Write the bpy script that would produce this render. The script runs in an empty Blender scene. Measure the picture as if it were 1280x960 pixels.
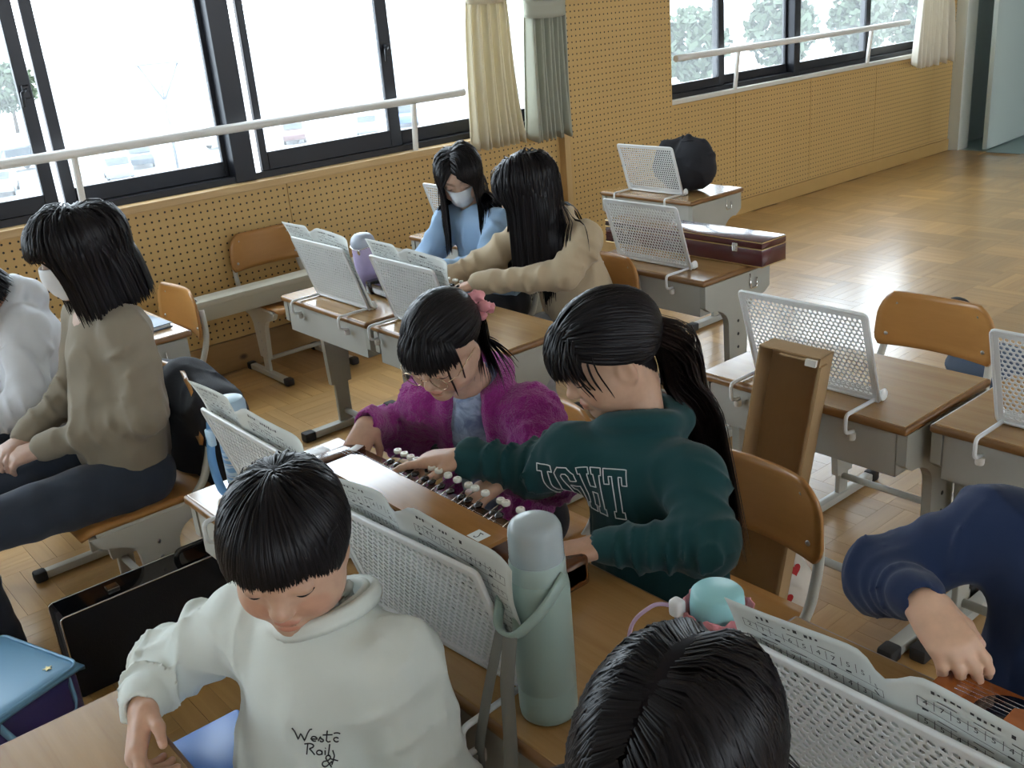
import bpy, bmesh, math, random
import numpy as np
from mathutils import Vector, Matrix
from mathutils.bvhtree import BVHTree

SC = bpy.context.scene
COL = SC.collection
PI = math.pi
random.seed(7)
rng = np.random.default_rng(11)

# ------------------------------------------------------------------ camera, sky, exposure
CAM_H = 1.62
YAW, PITCH, ROLL, FPX = math.radians(38.79), math.radians(21.02), math.radians(4.965), 1269.4
def _cam():
    f = np.array([math.sin(YAW)*math.cos(PITCH), math.cos(YAW)*math.cos(PITCH), -math.sin(PITCH)])
    r = np.array([math.cos(YAW), -math.sin(YAW), 0.0]); d = np.cross(f, r)
    c, s = math.cos(ROLL), math.sin(ROLL)
    rr = c*r+s*d; dd = -s*r+c*d
    return rr, dd, f
CR, CD, CF = _cam()
cam = bpy.data.cameras.new('camera'); camo = bpy.data.objects.new('camera', cam); COL.objects.link(camo)
cam.sensor_width = 36.0; cam.lens = FPX/1280*36.0; cam.clip_start = 0.05; cam.clip_end = 500
m = Matrix.Identity(4)
for i in range(3):
    m[i][0] = CR[i]; m[i][1] = -CD[i]; m[i][2] = -CF[i]
m[2][3] = CAM_H
camo.matrix_world = m
SC.camera = camo

W = bpy.data.worlds.new('sky'); SC.world = W; W.use_nodes = True
bg = W.node_tree.nodes['Background']
bg.inputs[0].default_value = (0.85, 0.925, 1.0, 1); bg.inputs[1].default_value = 8.6
SC.view_settings.view_transform = 'Standard'
try: SC.view_settings.look = 'None'
except Exception: pass
SC.view_settings.gamma = 1.0; SC.view_settings.use_curve_mapping = False
SC.view_settings.exposure = 0.12

# ------------------------------------------------------------------ helpers
def tag(o, label=None, cat=None, group=None, kind=None):
    if label: o['label'] = label
    if cat: o['category'] = cat
    if group: o['group'] = group
    if kind: o['kind'] = kind
    return o
def empty(name, loc=(0,0,0), rz=0.0, label=None, cat=None, group=None, kind=None, parent=None):
    o = bpy.data.objects.new(name, None); COL.objects.link(o)
    o.location = loc; o.rotation_euler = (0, 0, rz); o.empty_display_size = 0.05
    if parent: o.parent = parent
    return tag(o, label, cat, group, kind)
def obj(name, data, mat=None, parent=None, loc=None, rot=None):
    if isinstance(data, bmesh.types.BMesh):
        me = bpy.data.meshes.new(name); data.to_mesh(me); data.free()
    else: me = data
    if mat is not None and len(me.materials) == 0:
        for mm in (mat if isinstance(mat, (list, tuple)) else [mat]): me.materials.append(mm)
    o = bpy.data.objects.new(name, me); COL.objects.link(o)
    if parent: o.parent = parent
    if loc is not None: o.location = loc
    if rot is not None: o.rotation_euler = rot
    return o
def pymesh(name, V, Fc, smooth=False):
    me = bpy.data.meshes.new(name)
    me.from_pydata([tuple(v) for v in V], [], [tuple(f) for f in Fc]); me.update()
    if smooth:
        me.polygons.foreach_set('use_smooth', [True]*len(me.polygons))
    return me
def npmesh(name, V, Q, smooth=True):
    """fast mesh from numpy verts (n,3) and faces (m,k)"""
    V = np.asarray(V, np.float32); Q = np.asarray(Q, np.int32); k = Q.shape[1]
    me = bpy.data.meshes.new(name)
    me.vertices.add(len(V)); me.vertices.foreach_set('co', V.ravel())
    me.loops.add(Q.size); me.loops.foreach_set('vertex_index', Q.ravel())
    me.polygons.add(len(Q)); me.polygons.foreach_set('loop_start', np.arange(0, Q.size, k, dtype=np.int32))
    me.polygons.foreach_set('use_smooth', np.full(len(Q), smooth))
    me.update(calc_edges=True); me.validate()
    return me
def copy_tree(o, parent=None):
    c = o.copy(); COL.objects.link(c); c.parent = parent
    if parent is not None: c.matrix_parent_inverse = o.matrix_parent_inverse.copy()
    for ch in list(o.children): copy_tree(ch, c)
    return c

def box(bm, x0, x1, y0, y1, z0, z1, bev=0.0, seg=2, M=None):
    r = bmesh.ops.create_cube(bm, size=1.0)
    vs = r['verts']
    for v in vs:
        v.co = Vector(((x0+x1)/2+v.co.x*(x1-x0), (y0+y1)/2+v.co.y*(y1-y0), (z0+z1)/2+v.co.z*(z1-z0)))
    if bev > 0:
        es = list({e for v in vs for e in v.link_edges})
        rr = bmesh.ops.bevel(bm, geom=es, offset=bev, segments=seg, affect='EDGES', profile=0.5)
        vs = list({v for f in rr['faces'] for v in f.verts} | {v for v in vs if v.is_valid})
    if M is not None: bmesh.ops.transform(bm, matrix=M, verts=vs)
    return vs
def boxm(*a, **k):
    bm = bmesh.new(); box(bm, *a, **k); return bm
def smooth_bm(bm, ang=40):
    for f in bm.faces: f.smooth = True
    c = math.radians(ang)
    for e in bm.edges:
        if len(e.link_faces) == 2 and e.calc_face_angle(0) > c: e.smooth = False
    return bm
def fillet(pts, r, n=5):
    """round the corners of a polyline"""
    P = [Vector(p) for p in pts]; out = [P[0]]
    for i in range(1, len(P)-1):
        a, b, c = P[i-1], P[i], P[i+1]
        u = (a-b); v = (c-b); lu, lv = u.length, v.length
        q = min(r, lu*0.49, lv*0.49); u.normalize(); v.normalize()
        s, e = b+u*q, b+v*q
        for k in range(n+1):
            t = k/n; out.append((s*(1-t)+b*t)*(1-t)+(b*(1-t)+e*t)*t)
    out.append(P[-1]); return out
def tube(bm, pts, r, sides=8, caps=True, flat=1.0, up=None):
    """tube along points; r scalar or list; flat squashes the second axis"""
    P = [Vector(p) for p in pts]; n = len(P)
    R = r if isinstance(r, (list, tuple)) else [r]*n
    T = []
    for i in range(n):
        a = P[max(i-1, 0)]; b = P[min(i+1, n-1)]
        t = (b-a); t.normalize(); T.append(t)
    u = Vector(up) if up else (Vector((0,0,1)) if abs(T[0].z) < 0.9 else Vector((1,0,0)))
    u = (u-T[0]*u.dot(T[0])).normalized()
    rings = []
    for i in range(n):
        u = (u-T[i]*u.dot(T[i])); u.normalize(); w = T[i].cross(u)
        rings.append([bm.verts.new(P[i]+u*(math.cos(2*PI*k/sides)*R[i])+w*(math.sin(2*PI*k/sides)*R[i]*flat)) for k in range(sides)])
    for i in range(n-1):
        for k in range(sides):
            f = bm.faces.new((rings[i][k], rings[i][(k+1)%sides], rings[i+1][(k+1)%sides], rings[i+1][k])); f.smooth = True
    if caps:
        bm.faces.new(rings[0][::-1]); bm.faces.new(rings[-1])
    return bm
def tubem(*a, **k):
    bm = bmesh.new(); tube(bm, *a, **k); bmesh.ops.recalc_face_normals(bm, faces=bm.faces[:]); return bm
def lathe(bm, prof, seg=32, M=None):
    """profile [(r,z)...] revolved about z"""
    rings = []
    for (r, z) in prof:
        if r < 1e-6: rings.append([bm.verts.new((0,0,z))])
        else: rings.append([bm.verts.new((r*math.cos(2*PI*k/seg), r*math.sin(2*PI*k/seg), z)) for k in range(seg)])
    for a, b in zip(rings[:-1], rings[1:]):
        for k in range(seg):
            k2 = (k+1) % seg
            if len(a) == 1 and len(b) == 1: continue
            if len(a) == 1: f = bm.faces.new((a[0], b[k2], b[k]))
            elif len(b) == 1: f = bm.faces.new((a[k], a[k2], b[0]))
            else: f = bm.faces.new((a[k], a[k2], b[k2], b[k]))
            f.smooth = True
    if M is not None:
        bmesh.ops.transform(bm, matrix=M, verts=[v for r in rings for v in r])
    return bm
def lathem(prof, seg=32, M=None):
    bm = bmesh.new(); lathe(bm, prof, seg, M); bmesh.ops.recalc_face_normals(bm, faces=bm.faces[:])
    return smooth_bm(bm, 45)
def prism(bm, poly, axis, a, b, bev=0.0):
    """extrude a 2D polygon along axis ('x','y','z') from a to b"""
    def P(u, v, w):
        return {'x': (w, u, v), 'y': (u, w, v), 'z': (u, v, w)}[axis]
    lo = [bm.verts.new(P(u, v, a)) for u, v in poly]; hi = [bm.verts.new(P(u, v, b)) for u, v in poly]
    n = len(poly); fs = []
    fs.append(bm.faces.new(lo)); fs.append(bm.faces.new(hi[::-1]))
    for i in range(n):
        fs.append(bm.faces.new((lo[i], lo[(i+1) % n], hi[(i+1) % n], hi[i])))
    bmesh.ops.recalc_face_normals(bm, faces=fs)
    if bev > 0:
        es = [e for e in bm.edges if e.is_valid and all(f in fs for f in e.link_faces) and e.calc_face_angle(0) > 0.6]
        bmesh.ops.bevel(bm, geom=es, offset=bev, segments=2, affect='EDGES', profile=0.5)
    return bm
def grid_mesh(name, fn, nu, nv, thick=0.0, smooth=True):
    """surface fn(u,v)->xyz, u,v in 0..1; thick adds a second skin along the normals"""
    V = np.array([[fn(i/nu, j/nv) for i in range(nu+1)] for j in range(nv+1)], float)
    idx = lambda i, j: j*(nu+1)+i
    Q = [(idx(i, j), idx(i+1, j), idx(i+1, j+1), idx(i, j+1)) for j in range(nv) for i in range(nu)]
    if thick:
        du = np.gradient(V, axis=1); dv = np.gradient(V, axis=0)
        N = np.cross(du, dv); N /= np.linalg.norm(N, axis=2, keepdims=True)+1e-9
        off = (nu+1)*(nv+1); B = V-N*thick
        Q2 = [tuple(off+q for q in f[::-1]) for f in Q]
        border = [idx(i, 0) for i in range(nu+1)]+[idx(nu, j) for j in range(1, nv+1)]+[idx(i, nv) for i in range(nu-1, -1, -1)]+[idx(0, j) for j in range(nv-1, 0, -1)]
        Q3 = [(border[(k+1) % len(border)], border[k], off+border[k], off+border[(k+1) % len(border)]) for k in range(len(border))]
        return npmesh(name, np.concatenate([V.reshape(-1, 3), B.reshape(-1, 3)]), Q+Q2+Q3, smooth)
    return npmesh(name, V.reshape(-1, 3), Q, smooth)

# ------------------------------------------------------------------ materials
class NT:
    def __init__(s, name):
        s.m = bpy.data.materials.new(name); s.m.use_nodes = True
        s.t = s.m.node_tree; s.n = s.t.nodes; s.bsdf = s.n['Principled BSDF']; s.out = s.n['Material Output']
    def new(s, typ, **k):
        nd = s.n.new(typ)
        for a, v in k.items(): setattr(nd, a, v)
        return nd
    def link(s, a, b): s.t.links.new(a, b)
    def val(s, sock, v):
        if hasattr(v, 'links') or isinstance(v, bpy.types.NodeSocket): s.link(v, sock)
        else: sock.default_value = v
    def math(s, op, a, b=0.0, c=None):
        nd = s.new('ShaderNodeMath', operation=op); s.val(nd.inputs[0], a); s.val(nd.inputs[1], b)
        if c is not None: s.val(nd.inputs[2], c)
        return nd.outputs[0]
    def mix(s, fac, a, b):
        nd = s.new('ShaderNodeMix', data_type='RGBA'); s.val(nd.inputs[0], fac)
        for k, v in ((6, a), (7, b)):
            if isinstance(v, tuple): nd.inputs[k].default_value = (*v[:3], 1)
            else: s.link(v, nd.inputs[k])
        return nd.outputs[2]
    def coord(s, which='Object', scale=(1,1,1), rot=(0,0,0)):
        tc = s.new('ShaderNodeTexCoord'); mp = s.new('ShaderNodeMapping')
        s.link(tc.outputs[which], mp.inputs[0]); mp.inputs['Scale'].default_value = scale; mp.inputs['Rotation'].default_value = rot
        return mp.outputs[0]
    def noise(s, vec, scale, detail=3.0, rough=0.5, dist=0.0):
        nd = s.new('ShaderNodeTexNoise'); s.link(vec, nd.inputs['Vector'])
        nd.inputs['Scale'].default_value = scale; nd.inputs['Detail'].default_value = detail
        nd.inputs['Roughness'].default_value = rough; nd.inputs['Distortion'].default_value = dist
        return nd.outputs[0]
    def ramp(s, fac, lo, hi, a=0.0, b=1.0):
        nd = s.new('ShaderNodeMapRange'); s.val(nd.inputs[0], fac)
        nd.inputs[1].default_value = lo; nd.inputs[2].default_value = hi; nd.inputs[3].default_value = a; nd.inputs[4].default_value = b
        return nd.outputs[0]
    def bump(s, h, strength=0.3, dist=0.002):
        nd = s.new('ShaderNodeBump'); s.link(h, nd.inputs['Height']); nd.inputs['Strength'].default_value = strength; nd.inputs['Distance'].default_value = dist
        s.link(nd.outputs[0], s.bsdf.inputs['Normal'])
    def set(s, **k):
        for a, v in k.items():
            sock = s.bsdf.inputs[{'color': 'Base Color', 'rough': 'Roughness', 'metal': 'Metallic', 'coat': 'Coat Weight', 'coatr': 'Coat Roughness', 'spec': 'Specular IOR Level', 'sheen': 'Sheen Weight', 'sheenr': 'Sheen Roughness', 'trans': 'Transmission Weight', 'ior': 'IOR', 'alpha': 'Alpha', 'sss': 'Subsurface Weight'}[a]]
            if isinstance(v, tuple): sock.default_value = (*v[:3], 1)
            else: s.val(sock, v)
        return s
MATS = {}
def plain(name, col, rough=0.5, metal=0.0, var=0.0, vscale=20.0, bump=0.0, bscale=200.0, **k):
    if name in MATS: return MATS[name]
    t = NT(name); t.set(color=col, rough=rough, metal=metal, **k)
    if var or bump:
        v = t.coord()
    if var:
        f = t.noise(v, vscale, 4)
        t.set(color=t.mix(f, tuple(c*(1-var) for c in col), tuple(min(1, c*(1+var)) for c in col)))
    if bump: t.bump(t.noise(v, bscale, 3), bump)
    MATS[name] = t.m; return t.m
def wood(name, dark, light, axis=1, scale=1.0, rough=0.3, coat=0.0, rand=False, stretch=14.0):
    if name in MATS: return MATS[name]
    t = NT(name); sc = [stretch]*3; sc[axis] = 1.0
    v = t.coord('Object', tuple(x*scale for x in sc))
    if rand:
        oi = t.new('ShaderNodeObjectInfo'); ge = t.new('ShaderNodeNewGeometry')
        r = t.math('FRACT', t.math('ADD', oi.outputs['Random'], ge.outputs['Random Per Island']))
        ad = t.new('ShaderNodeVectorMath', operation='ADD'); t.link(v, ad.inputs[0])
        cb = t.new('ShaderNodeCombineXYZ'); rr = t.math('MULTIPLY', r, 57.0)
        for i in range(3): t.link(rr, cb.inputs[i])
        t.link(cb.outputs[0], ad.inputs[1]); v = ad.outputs[0]
    a = t.noise(v, 1.6, 6, 0.6, 0.6); b = t.noise(v, 9.0, 3, 0.6)
    f = t.math('ADD', t.math('MULTIPLY', t.ramp(a, 0.3, 0.7), 0.7), t.math('MULTIPLY', b, 0.3))
    c = t.mix(f, dark, light)
    if rand:
        hs = t.new('ShaderNodeHueSaturation'); t.link(c, hs.inputs['Color']); 
        ps = t.new('ShaderNodeVectorMath', operation='SCALE'); t.link(ge.outputs['Position'], ps.inputs[0]); ps.inputs['Scale'].default_value = 1/.30
        fl = t.new('ShaderNodeVectorMath', operation='FLOOR'); t.link(ps.outputs[0], fl.inputs[0]); wn = t.new('ShaderNodeTexWhiteNoise', noise_dimensions='2D'); t.link(fl.outputs[0], wn.inputs['Vector'])
        t.link(t.math('MULTIPLY', t.ramp(r, 0, 1, 0.91, 1.08), t.ramp(wn.outputs['Value'], 0, 1, .84, 1.12)), hs.inputs['Value'])
        hs.inputs['Saturation'].default_value = 1.0; c = hs.outputs[0]
    t.set(color=c, rough=rough, coat=coat, coatr=0.21 if rand else 0.12); t.bump(b, 0.08, 0.001)
    MATS[name] = t.m; return t.m
def pegboard():
    t = NT('pegboard'); tc = t.new('ShaderNodeTexCoord'); sx = t.new('ShaderNodeSeparateXYZ'); t.link(tc.outputs['Object'], sx.inputs[0])
    P = 0.0335
    fx = t.math('SUBTRACT', t.math('FRACT', t.math('DIVIDE', sx.outputs[0], P)), 0.5)
    fz = t.math('SUBTRACT', t.math('FRACT', t.math('DIVIDE', sx.outputs[2], P)), 0.5)
    d = t.math('SQRT', t.math('ADD', t.math('MULTIPLY', fx, fx), t.math('MULTIPLY', fz, fz)))
    hole = t.ramp(d, 0.125, 0.165, 1, 0)
    v = t.coord('Object', (1, 1, 1)); n = t.noise(v, 3.0, 3); n2 = t.noise(v, 60, 2)
    base = t.mix(t.math('ADD', t.math('MULTIPLY', n, .7), t.math('MULTIPLY', n2, .3)), (0.54, 0.35, 0.125), (0.64, 0.43, 0.165))
    t.set(color=t.mix(hole, base, (0.02, 0.014, 0.008)), rough=0.45)  # holes drawn as dark dots: the darkness inside them is put into the colour
    inv = t.math('SUBTRACT', 1.0, hole); t.bump(inv, 0.5, 0.004)
    return t.m
def glass_mat(name='window_glass', glare_veil=.045):  # glare over the view outside is put into the glass as a milky layer
    t = NT(name); tr = t.new('ShaderNodeBsdfTransparent'); gl = t.new('ShaderNodeBsdfGlossy'); mx = t.new('ShaderNodeMixShader')
    tr.inputs[0].default_value = (0.93, 0.96, 0.97, 1); gl.inputs['Roughness'].default_value = 0.02
    lw = t.new('ShaderNodeLayerWeight'); lw.inputs[0].default_value = .5
    t.link(t.math('ADD', t.math('MULTIPLY', t.math('POWER', lw.outputs['Facing'], 5.0), .8), .03), mx.inputs[0]); vl = t.new('ShaderNodeBsdfTranslucent'); vl.inputs[0].default_value = (.9, .93, .95, 1); m2 = t.new('ShaderNodeMixShader'); m2.inputs[0].default_value = glare_veil
    t.link(tr.outputs[0], m2.inputs[1]); t.link(vl.outputs[0], m2.inputs[2]); t.link(m2.outputs[0], mx.inputs[1]); t.link(gl.outputs[0], mx.inputs[2]); t.link(mx.outputs[0], t.out.inputs[0])
    return t.m
def clear_plastic(name, tint=(0.85, 0.9, 0.92)):
    t = NT(name); t.set(color=tint, rough=0.08, trans=0.92, ior=1.3); return t.m

M_PEG = pegboard(); M_GLASS = glass_mat(); M_LENS = glass_mat('spectacle_lens', .0)
M_FLOOR = wood('parquet_oak', (0.41, 0.225, 0.068), (0.57, 0.345, 0.125), axis=0, rough=0.42, coat=1.0, rand=True)
M_GROUT = plain('parquet_joint', (0.28, 0.16, 0.055), 0.6)
M_PINE = wood('sill_pine', (0.46, 0.29, 0.12), (0.64, 0.45, 0.22), axis=0, rough=0.35)
M_TRIMW = wood('light_trim', (0.50, 0.33, 0.14), (0.62, 0.43, 0.20), axis=2, rough=0.4)
M_WHITEW = plain('white_wall', (0.56, 0.55, 0.51), 0.7, var=0.04)
M_FRAME = plain('black_aluminium', (0.016, 0.017, 0.022), 0.35, 0.3)
M_RAIL = plain('white_rail', (0.80, 0.79, 0.75), 0.3)
M_STEEL = plain('grey_steel', (0.36, 0.36, 0.315), 0.38, 0.0, var=0.10, vscale=8)
M_STEELL = plain('light_steel', (0.42, 0.42, 0.38), 0.38, 0.0, var=0.08, vscale=8)
M_TUBE = plain('cream_tube', (0.52, 0.51, 0.45), 0.3)
M_CAP = plain('black_rubber', (0.018, 0.017, 0.017), 0.6)
M_DESK = wood('desk_laminate', (0.29, 0.155, 0.05), (0.44, 0.26, 0.10), axis=1, rough=0.26, coat=0.55, stretch=22.0)
M_DESKE = wood('desk_edge', (0.16, 0.075, 0.022), (0.26, 0.13, 0.045), axis=1, rough=0.3)
M_PLY = wood('chair_plywood', (0.36, 0.165, 0.045), (0.50, 0.25, 0.075), axis=1, rough=0.3, stretch=9.0)
M_PLYE = wood('ply_edge', (0.42, 0.25, 0.10), (0.6, 0.4, 0.18), axis=1, rough=0.4)
M_SCREW = plain('screw_steel', (0.45, 0.45, 0.46), 0.3, 1.0)
M_STAND = plain('white_enamel', (0.72, 0.735, 0.73), 0.32)
M_PAPER = plain('paper', (0.62, 0.65, 0.62), 0.7, var=0.02)
M_INK = plain('ink', (0.02, 0.02, 0.022), 0.6)
M_CHROME = plain('chrome', (0.75, 0.75, 0.74), 0.12, 1.0)
M_BLACKL = plain('black_lacquer', (0.008, 0.008, 0.011), 0.12, coat=0.5)
M_BLACKF = plain('black_fabric', (0.010, 0.0105, 0.015), 0.85, bump=0.4, bscale=300)

# ================================================================== THE ROOM
WY = 4.54                       # face of the window wall
XL, XR, YB, CEIL = -4.0, 8.86, -4.2, 3.0
SILL = 0.885
def struct(name, bm, mat, parent=None):
    o = obj(name, bm, mat, parent)
    if parent is None: o['kind'] = 'structure'
    return o

# ---- parquet floor: basket-weave squares of five slats
TS, NS = 0.30, 5
def vis_weight(x, y):
    q = np.array([x, y, -CAM_H]); dz = q@CF
    if dz < 0.3: return 0
    u = 640+FPX*(q@CR)/dz; v = 480+FPX*(q@CD)/dz
    if not (-20 < u < 1300 and -20 < v < 980): return 0
    area = 1.0/dz**2*abs(1/np.linalg.norm(q))
    W1 = [(920, 195, 1290, 360), (1060, 330, 1290, 470), (850, 280, 1100, 420), (300, 420, 500, 545), (600, 360, 900, 470), (1010, 540, 1130, 700), (0, 560, 240, 760), (190, 690, 300, 920), (980, 640, 1100, 790)]
    return area if any(a < u < c and b < v < d for a, b, c, d in W1) else area*0.02
floor = struct('floor', boxm(XL, XR, YB, WY+0.1, -0.06, -0.0045), M_GROUT)
slats = []
i0, i1, j0, j1 = int(XL/TS), int(XR/TS)+1, int(YB/TS), int(WY/TS)+2
for i in range(i0, i1):
    for j in range(j0, j1):
        cx, cy = (i+.5)*TS, (j+.5)*TS
        for k in range(NS):
            o = (k-(NS-1)/2)*TS/NS
            x, y = (cx, cy+o) if (i+j) % 2 == 0 else (cx+o, cy)
            hx, hy = (TS/2, TS/NS/2) if (i+j) % 2 == 0 else (TS/NS/2, TS/2)
            if x-hx < XL-1e-3 or x+hx > XR+0.05 or y+hy > WY+0.02 or y-hy < YB-1e-3: continue
            slats.append((vis_weight(x, y), x, y, (i+j) % 2))
slats.sort(key=lambda s: -s[0])
def slat_bm(bm, x, y, turn):
    L, w, g, e = TS/2, TS/NS/2, 0.00015, 0.0003
    hx, hy = (L-g, w-g) if not turn else (w-g, L-g)
    z = 0.0
    top = [bm.verts.new((x+a*(hx-e), y+b*(hy-e), z)) for a, b in ((-1,-1),(1,-1),(1,1),(-1,1))]
    bot = [bm.verts.new((x+a*hx, y+b*hy, z-0.0045)) for a, b in ((-1,-1),(1,-1),(1,1),(-1,1))]
    bm.faces.new(top)
    for k in range(4): bm.faces.new((bot[k], bot[(k+1) % 4], top[(k+1) % 4], top[k]))
bm = bmesh.new(); slat_bm(bm, 0, 0, 0); sl0 = None
for n, (w, x, y, t) in enumerate(slats[:300]):
    if sl0 is None: sl0 = obj('slat', bm, M_FLOOR, floor); o = sl0
    else: o = bpy.data.objects.new('slat', sl0.data); COL.objects.link(o); o.parent = floor
    o.location = (x, y, 0); o.rotation_euler = (0, 0, PI/2*t)
bm = bmesh.new(); bm2 = bmesh.new()
for w, x, y, t in slats[300:]: slat_bm(bm2 if t else bm, x, y, t)
o = obj('slats_beyond', bm, M_FLOOR, floor); o['kind'] = 'stuff'
M_FLOORY = wood('parquet_oak_cross', (0.41, 0.225, 0.068), (0.57, 0.345, 0.125), axis=1, rough=0.42, coat=1.0, rand=True)
o = obj('slats_beyond_cross', bm2, M_FLOORY, floor); o['kind'] = 'stuff'

struct('ceiling', boxm(XL, XR, YB, WY+0.1, CEIL, CEIL+0.1), M_WHITEW)

# ---- window wall
PX0, PX1 = 4.19, 5.13          # pilaster
WT = 2.55                      # head of the windows
wall = struct('wall_window', boxm(XL, XR, WY+0.02, WY+0.16, 0, SILL-0.035), M_TRIMW)
obj('wall_above', boxm(XL, XR, WY, WY+0.16, WT, CEIL), M_WHITEW, wall)
bm = bmesh.new(); box(bm, PX0, PX1, WY-0.03, WY+0.16, 0, CEIL); obj('pilaster', bm, M_TRIMW, wall)
obj('wall_end', boxm(8.55, XR, WY+0.02, WY+0.16, SILL-0.03, WT), M_TRIMW, wall)
def panel(x0, x1, z0, z1, y=WY):
    return obj('panel', boxm(x0+0.0015, x1-0.0015, y, y+0.02, z0+0.0015, z1-0.0015, 0.0012, 1), M_PEG, wall)
seams = [XL, -3.05, -2.15, -1.25, -0.35, 0.55, 1.45, 2.35, 3.25, 4.19]
for a, b in zip(seams[:-1], seams[1:]): panel(a, b, 0.155, SILL-0.035)
for a, b in zip([5.13, 5.84, 6.73, 7.62], [5.84, 6.73, 7.62, 8.51]): panel(a, b, 0.10, SILL-0.035)
panel(8.51, XR, 0.10, WT); panel(PX0+0.02, PX1, 0.10, 1.9, WY-0.05); panel(PX0+0.02, PX1, 1.9, CEIL, WY-0.05)
obj('corner_trim', boxm(PX0-0.025, PX0+0.02, WY-0.052, WY, 0, CEIL, 0.003), M_TRIMW, wall)
# knotty pine skirting
def knotty():
    t = NT('knotty_pine'); v = t.coord('Object', (1, 6, 9)); a = t.noise(v, 2.2, 5, .6, .8)
    v2 = t.coord('Object', (5.5, 1, 8)); vo = t.new('ShaderNodeTexVoronoi'); t.link(v2, vo.inputs['Vector']); vo.inputs['Scale'].default_value = 1.0
    kn = t.ramp(vo.outputs['Distance'], 0.07, 0.16, 1, 0)
    t.set(color=t.mix(kn, t.mix(a, (0.30, 0.17, 0.065), (0.46, 0.29, 0.12)), (0.06, 0.028, 0.012)), rough=0.4); return t.m
M_KNOT = knotty()
bl = struct('baseboard_window', boxm(XL, PX0, WY-0.012, WY+0.02, 0, 0.153, 0.002), M_KNOT)
br = struct('baseboard_window_far', boxm(PX1, XR, WY-0.012, WY+0.02, 0, 0.10, 0.002), plain('plain_skirting', (0.53, 0.34, 0.12), 0.4, var=.08, vscale=6))
# sill boards
struct('trim_1', boxm(XL, PX0-0.02, WY-0.06, WY+0.10, SILL-0.035, SILL, 0.004), M_PINE)
struct('trim_2', boxm(PX1, 8.55, WY-0.03, WY+0.10, SILL-0.03, SILL, 0.004), plain('white_sill', (0.66, 0.64, 0.58), 0.3))

def sash(win, x0, x1, y, z0, z1, stl, str_, bot=0.07, thick=0.03, lock=None, grey=False):
    bm = bmesh.new()
    box(bm, x0, x0+stl, y, y+thick, z0, z1, .003, 1); box(bm, x1-str_, x1, y, y+thick, z0, z1, .003, 1)
    box(bm, x0+stl, x1-str_, y, y+thick, z0, z0+bot, .003, 1); box(bm, x0+stl, x1-str_, y, y+thick, z1-0.06, z1, .003, 1)
    s = obj('sash', bm, M_FRAME, win)
    obj('pane', boxm(x0+stl-.004, x1-str_+.004, y+thick/2-.003, y+thick/2+.003, z0+bot-.004, z1-.056), M_GLASS, s)
    if lock:
        bm = bmesh.new(); lx = x0+stl*0.5 if lock == 'l' else x1-str_*0.5
        box(bm, lx-.016, lx+.016, y-.02, y, 1.375, 1.43, .005); tube(bm, [(lx, y-.015, 1.41), (lx-.022, y-.03, 1.40), (lx-.026, y-.03, 1.345)], [.009, .008, .006], 8)
        obj('crescent_lock', bm, M_FRAME, s)
    return s
def window(n, x0, x1):
    bm = bmesh.new(); y0, y1 = WY+0.015, WY+0.125
    box(bm, x0, x0+.03, y0, y1, SILL, WT); box(bm, x1-.03, x1, y0, y1, SILL, WT)
    box(bm, x0+.03, x1-.03, y0, y1, SILL, SILL+.03); box(bm, x0+.03, x1-.03, y0, y1, WT-.04, WT)
    w = struct('window_%d' % n, bm, M_FRAME); return w
ZB, ZT = SILL+0.03, WT-0.04
yi, yo = WY+0.03, WY+0.075
w1 = window(1, XL+0.02, 2.16)
sash(w1, XL+.05, -1.6, yi, ZB, ZT, .05, .05); sash(w1, -1.66, -.15, yo, ZB, ZT, .05, .05); sash(w1, -.2, 1.295, yi, ZB, ZT, .05, .055, lock='r'); sash(w1, 1.335, 2.13, yo, ZB, ZT, .05, .05)
w2 = window(2, 2.165, PX0-.02)
sash(w2, 2.255, 3.075, yi, ZB, ZT, .036, .07, bot=.085, lock='r'); sash(w2, 3.045, PX0-.06, yo, ZB, ZT, .06, .05)
obj('mullion', boxm(2.10, 2.205, WY+.005, WY+.10, SILL, WT, .004), M_FRAME, w2)
w3 = window(3, PX1+.005, 8.55)
sash(w3, PX1+.035, 5.76, yi, ZB, ZT, .05, .06, bot=.06); sash(w3, 5.72, 6.56, yo, ZB, ZT, .06, .05, bot=.06)
sash(w3, 6.56, 7.55, yi, ZB, ZT, .07, .06, bot=.06); sash(w3, 7.52, 8.52, yo, ZB, ZT, .06, .05, bot=.06)
obj('mullion', boxm(6.53, 6.60, WY+.01, WY+.10, SILL, WT, .004), M_FRAME, w3)

# ---- white handrails in front of the windows
def rail(x0, x1, posts, label):
    r = empty('handrail', ((x0+x1)/2, WY-.09, SILL), 0, label, 'handrail')
    cx, cy, cz = (x0+x1)/2, WY-.09, SILL
    obj('bar', tubem([(x0-cx, 0, .262), (x1-cx, 0, .262)], .021, 12), M_RAIL, r)
    for p in posts: obj('post', tubem([(p-cx, 0.055, 0.0), (p-cx, 0.055, .01), (p-cx, .03, .24), (p-cx, 0, .262)], .015, 10), M_RAIL, r)
rail(XL+.3, 3.42, (-2.0, -.3, 1.37, 3.11), 'white tubular handrail running along the window beside the tied curtains')
rail(PX1-.005, 7.9, (5.79, 7.42), 'short white tubular handrail before the far window by the door')

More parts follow.
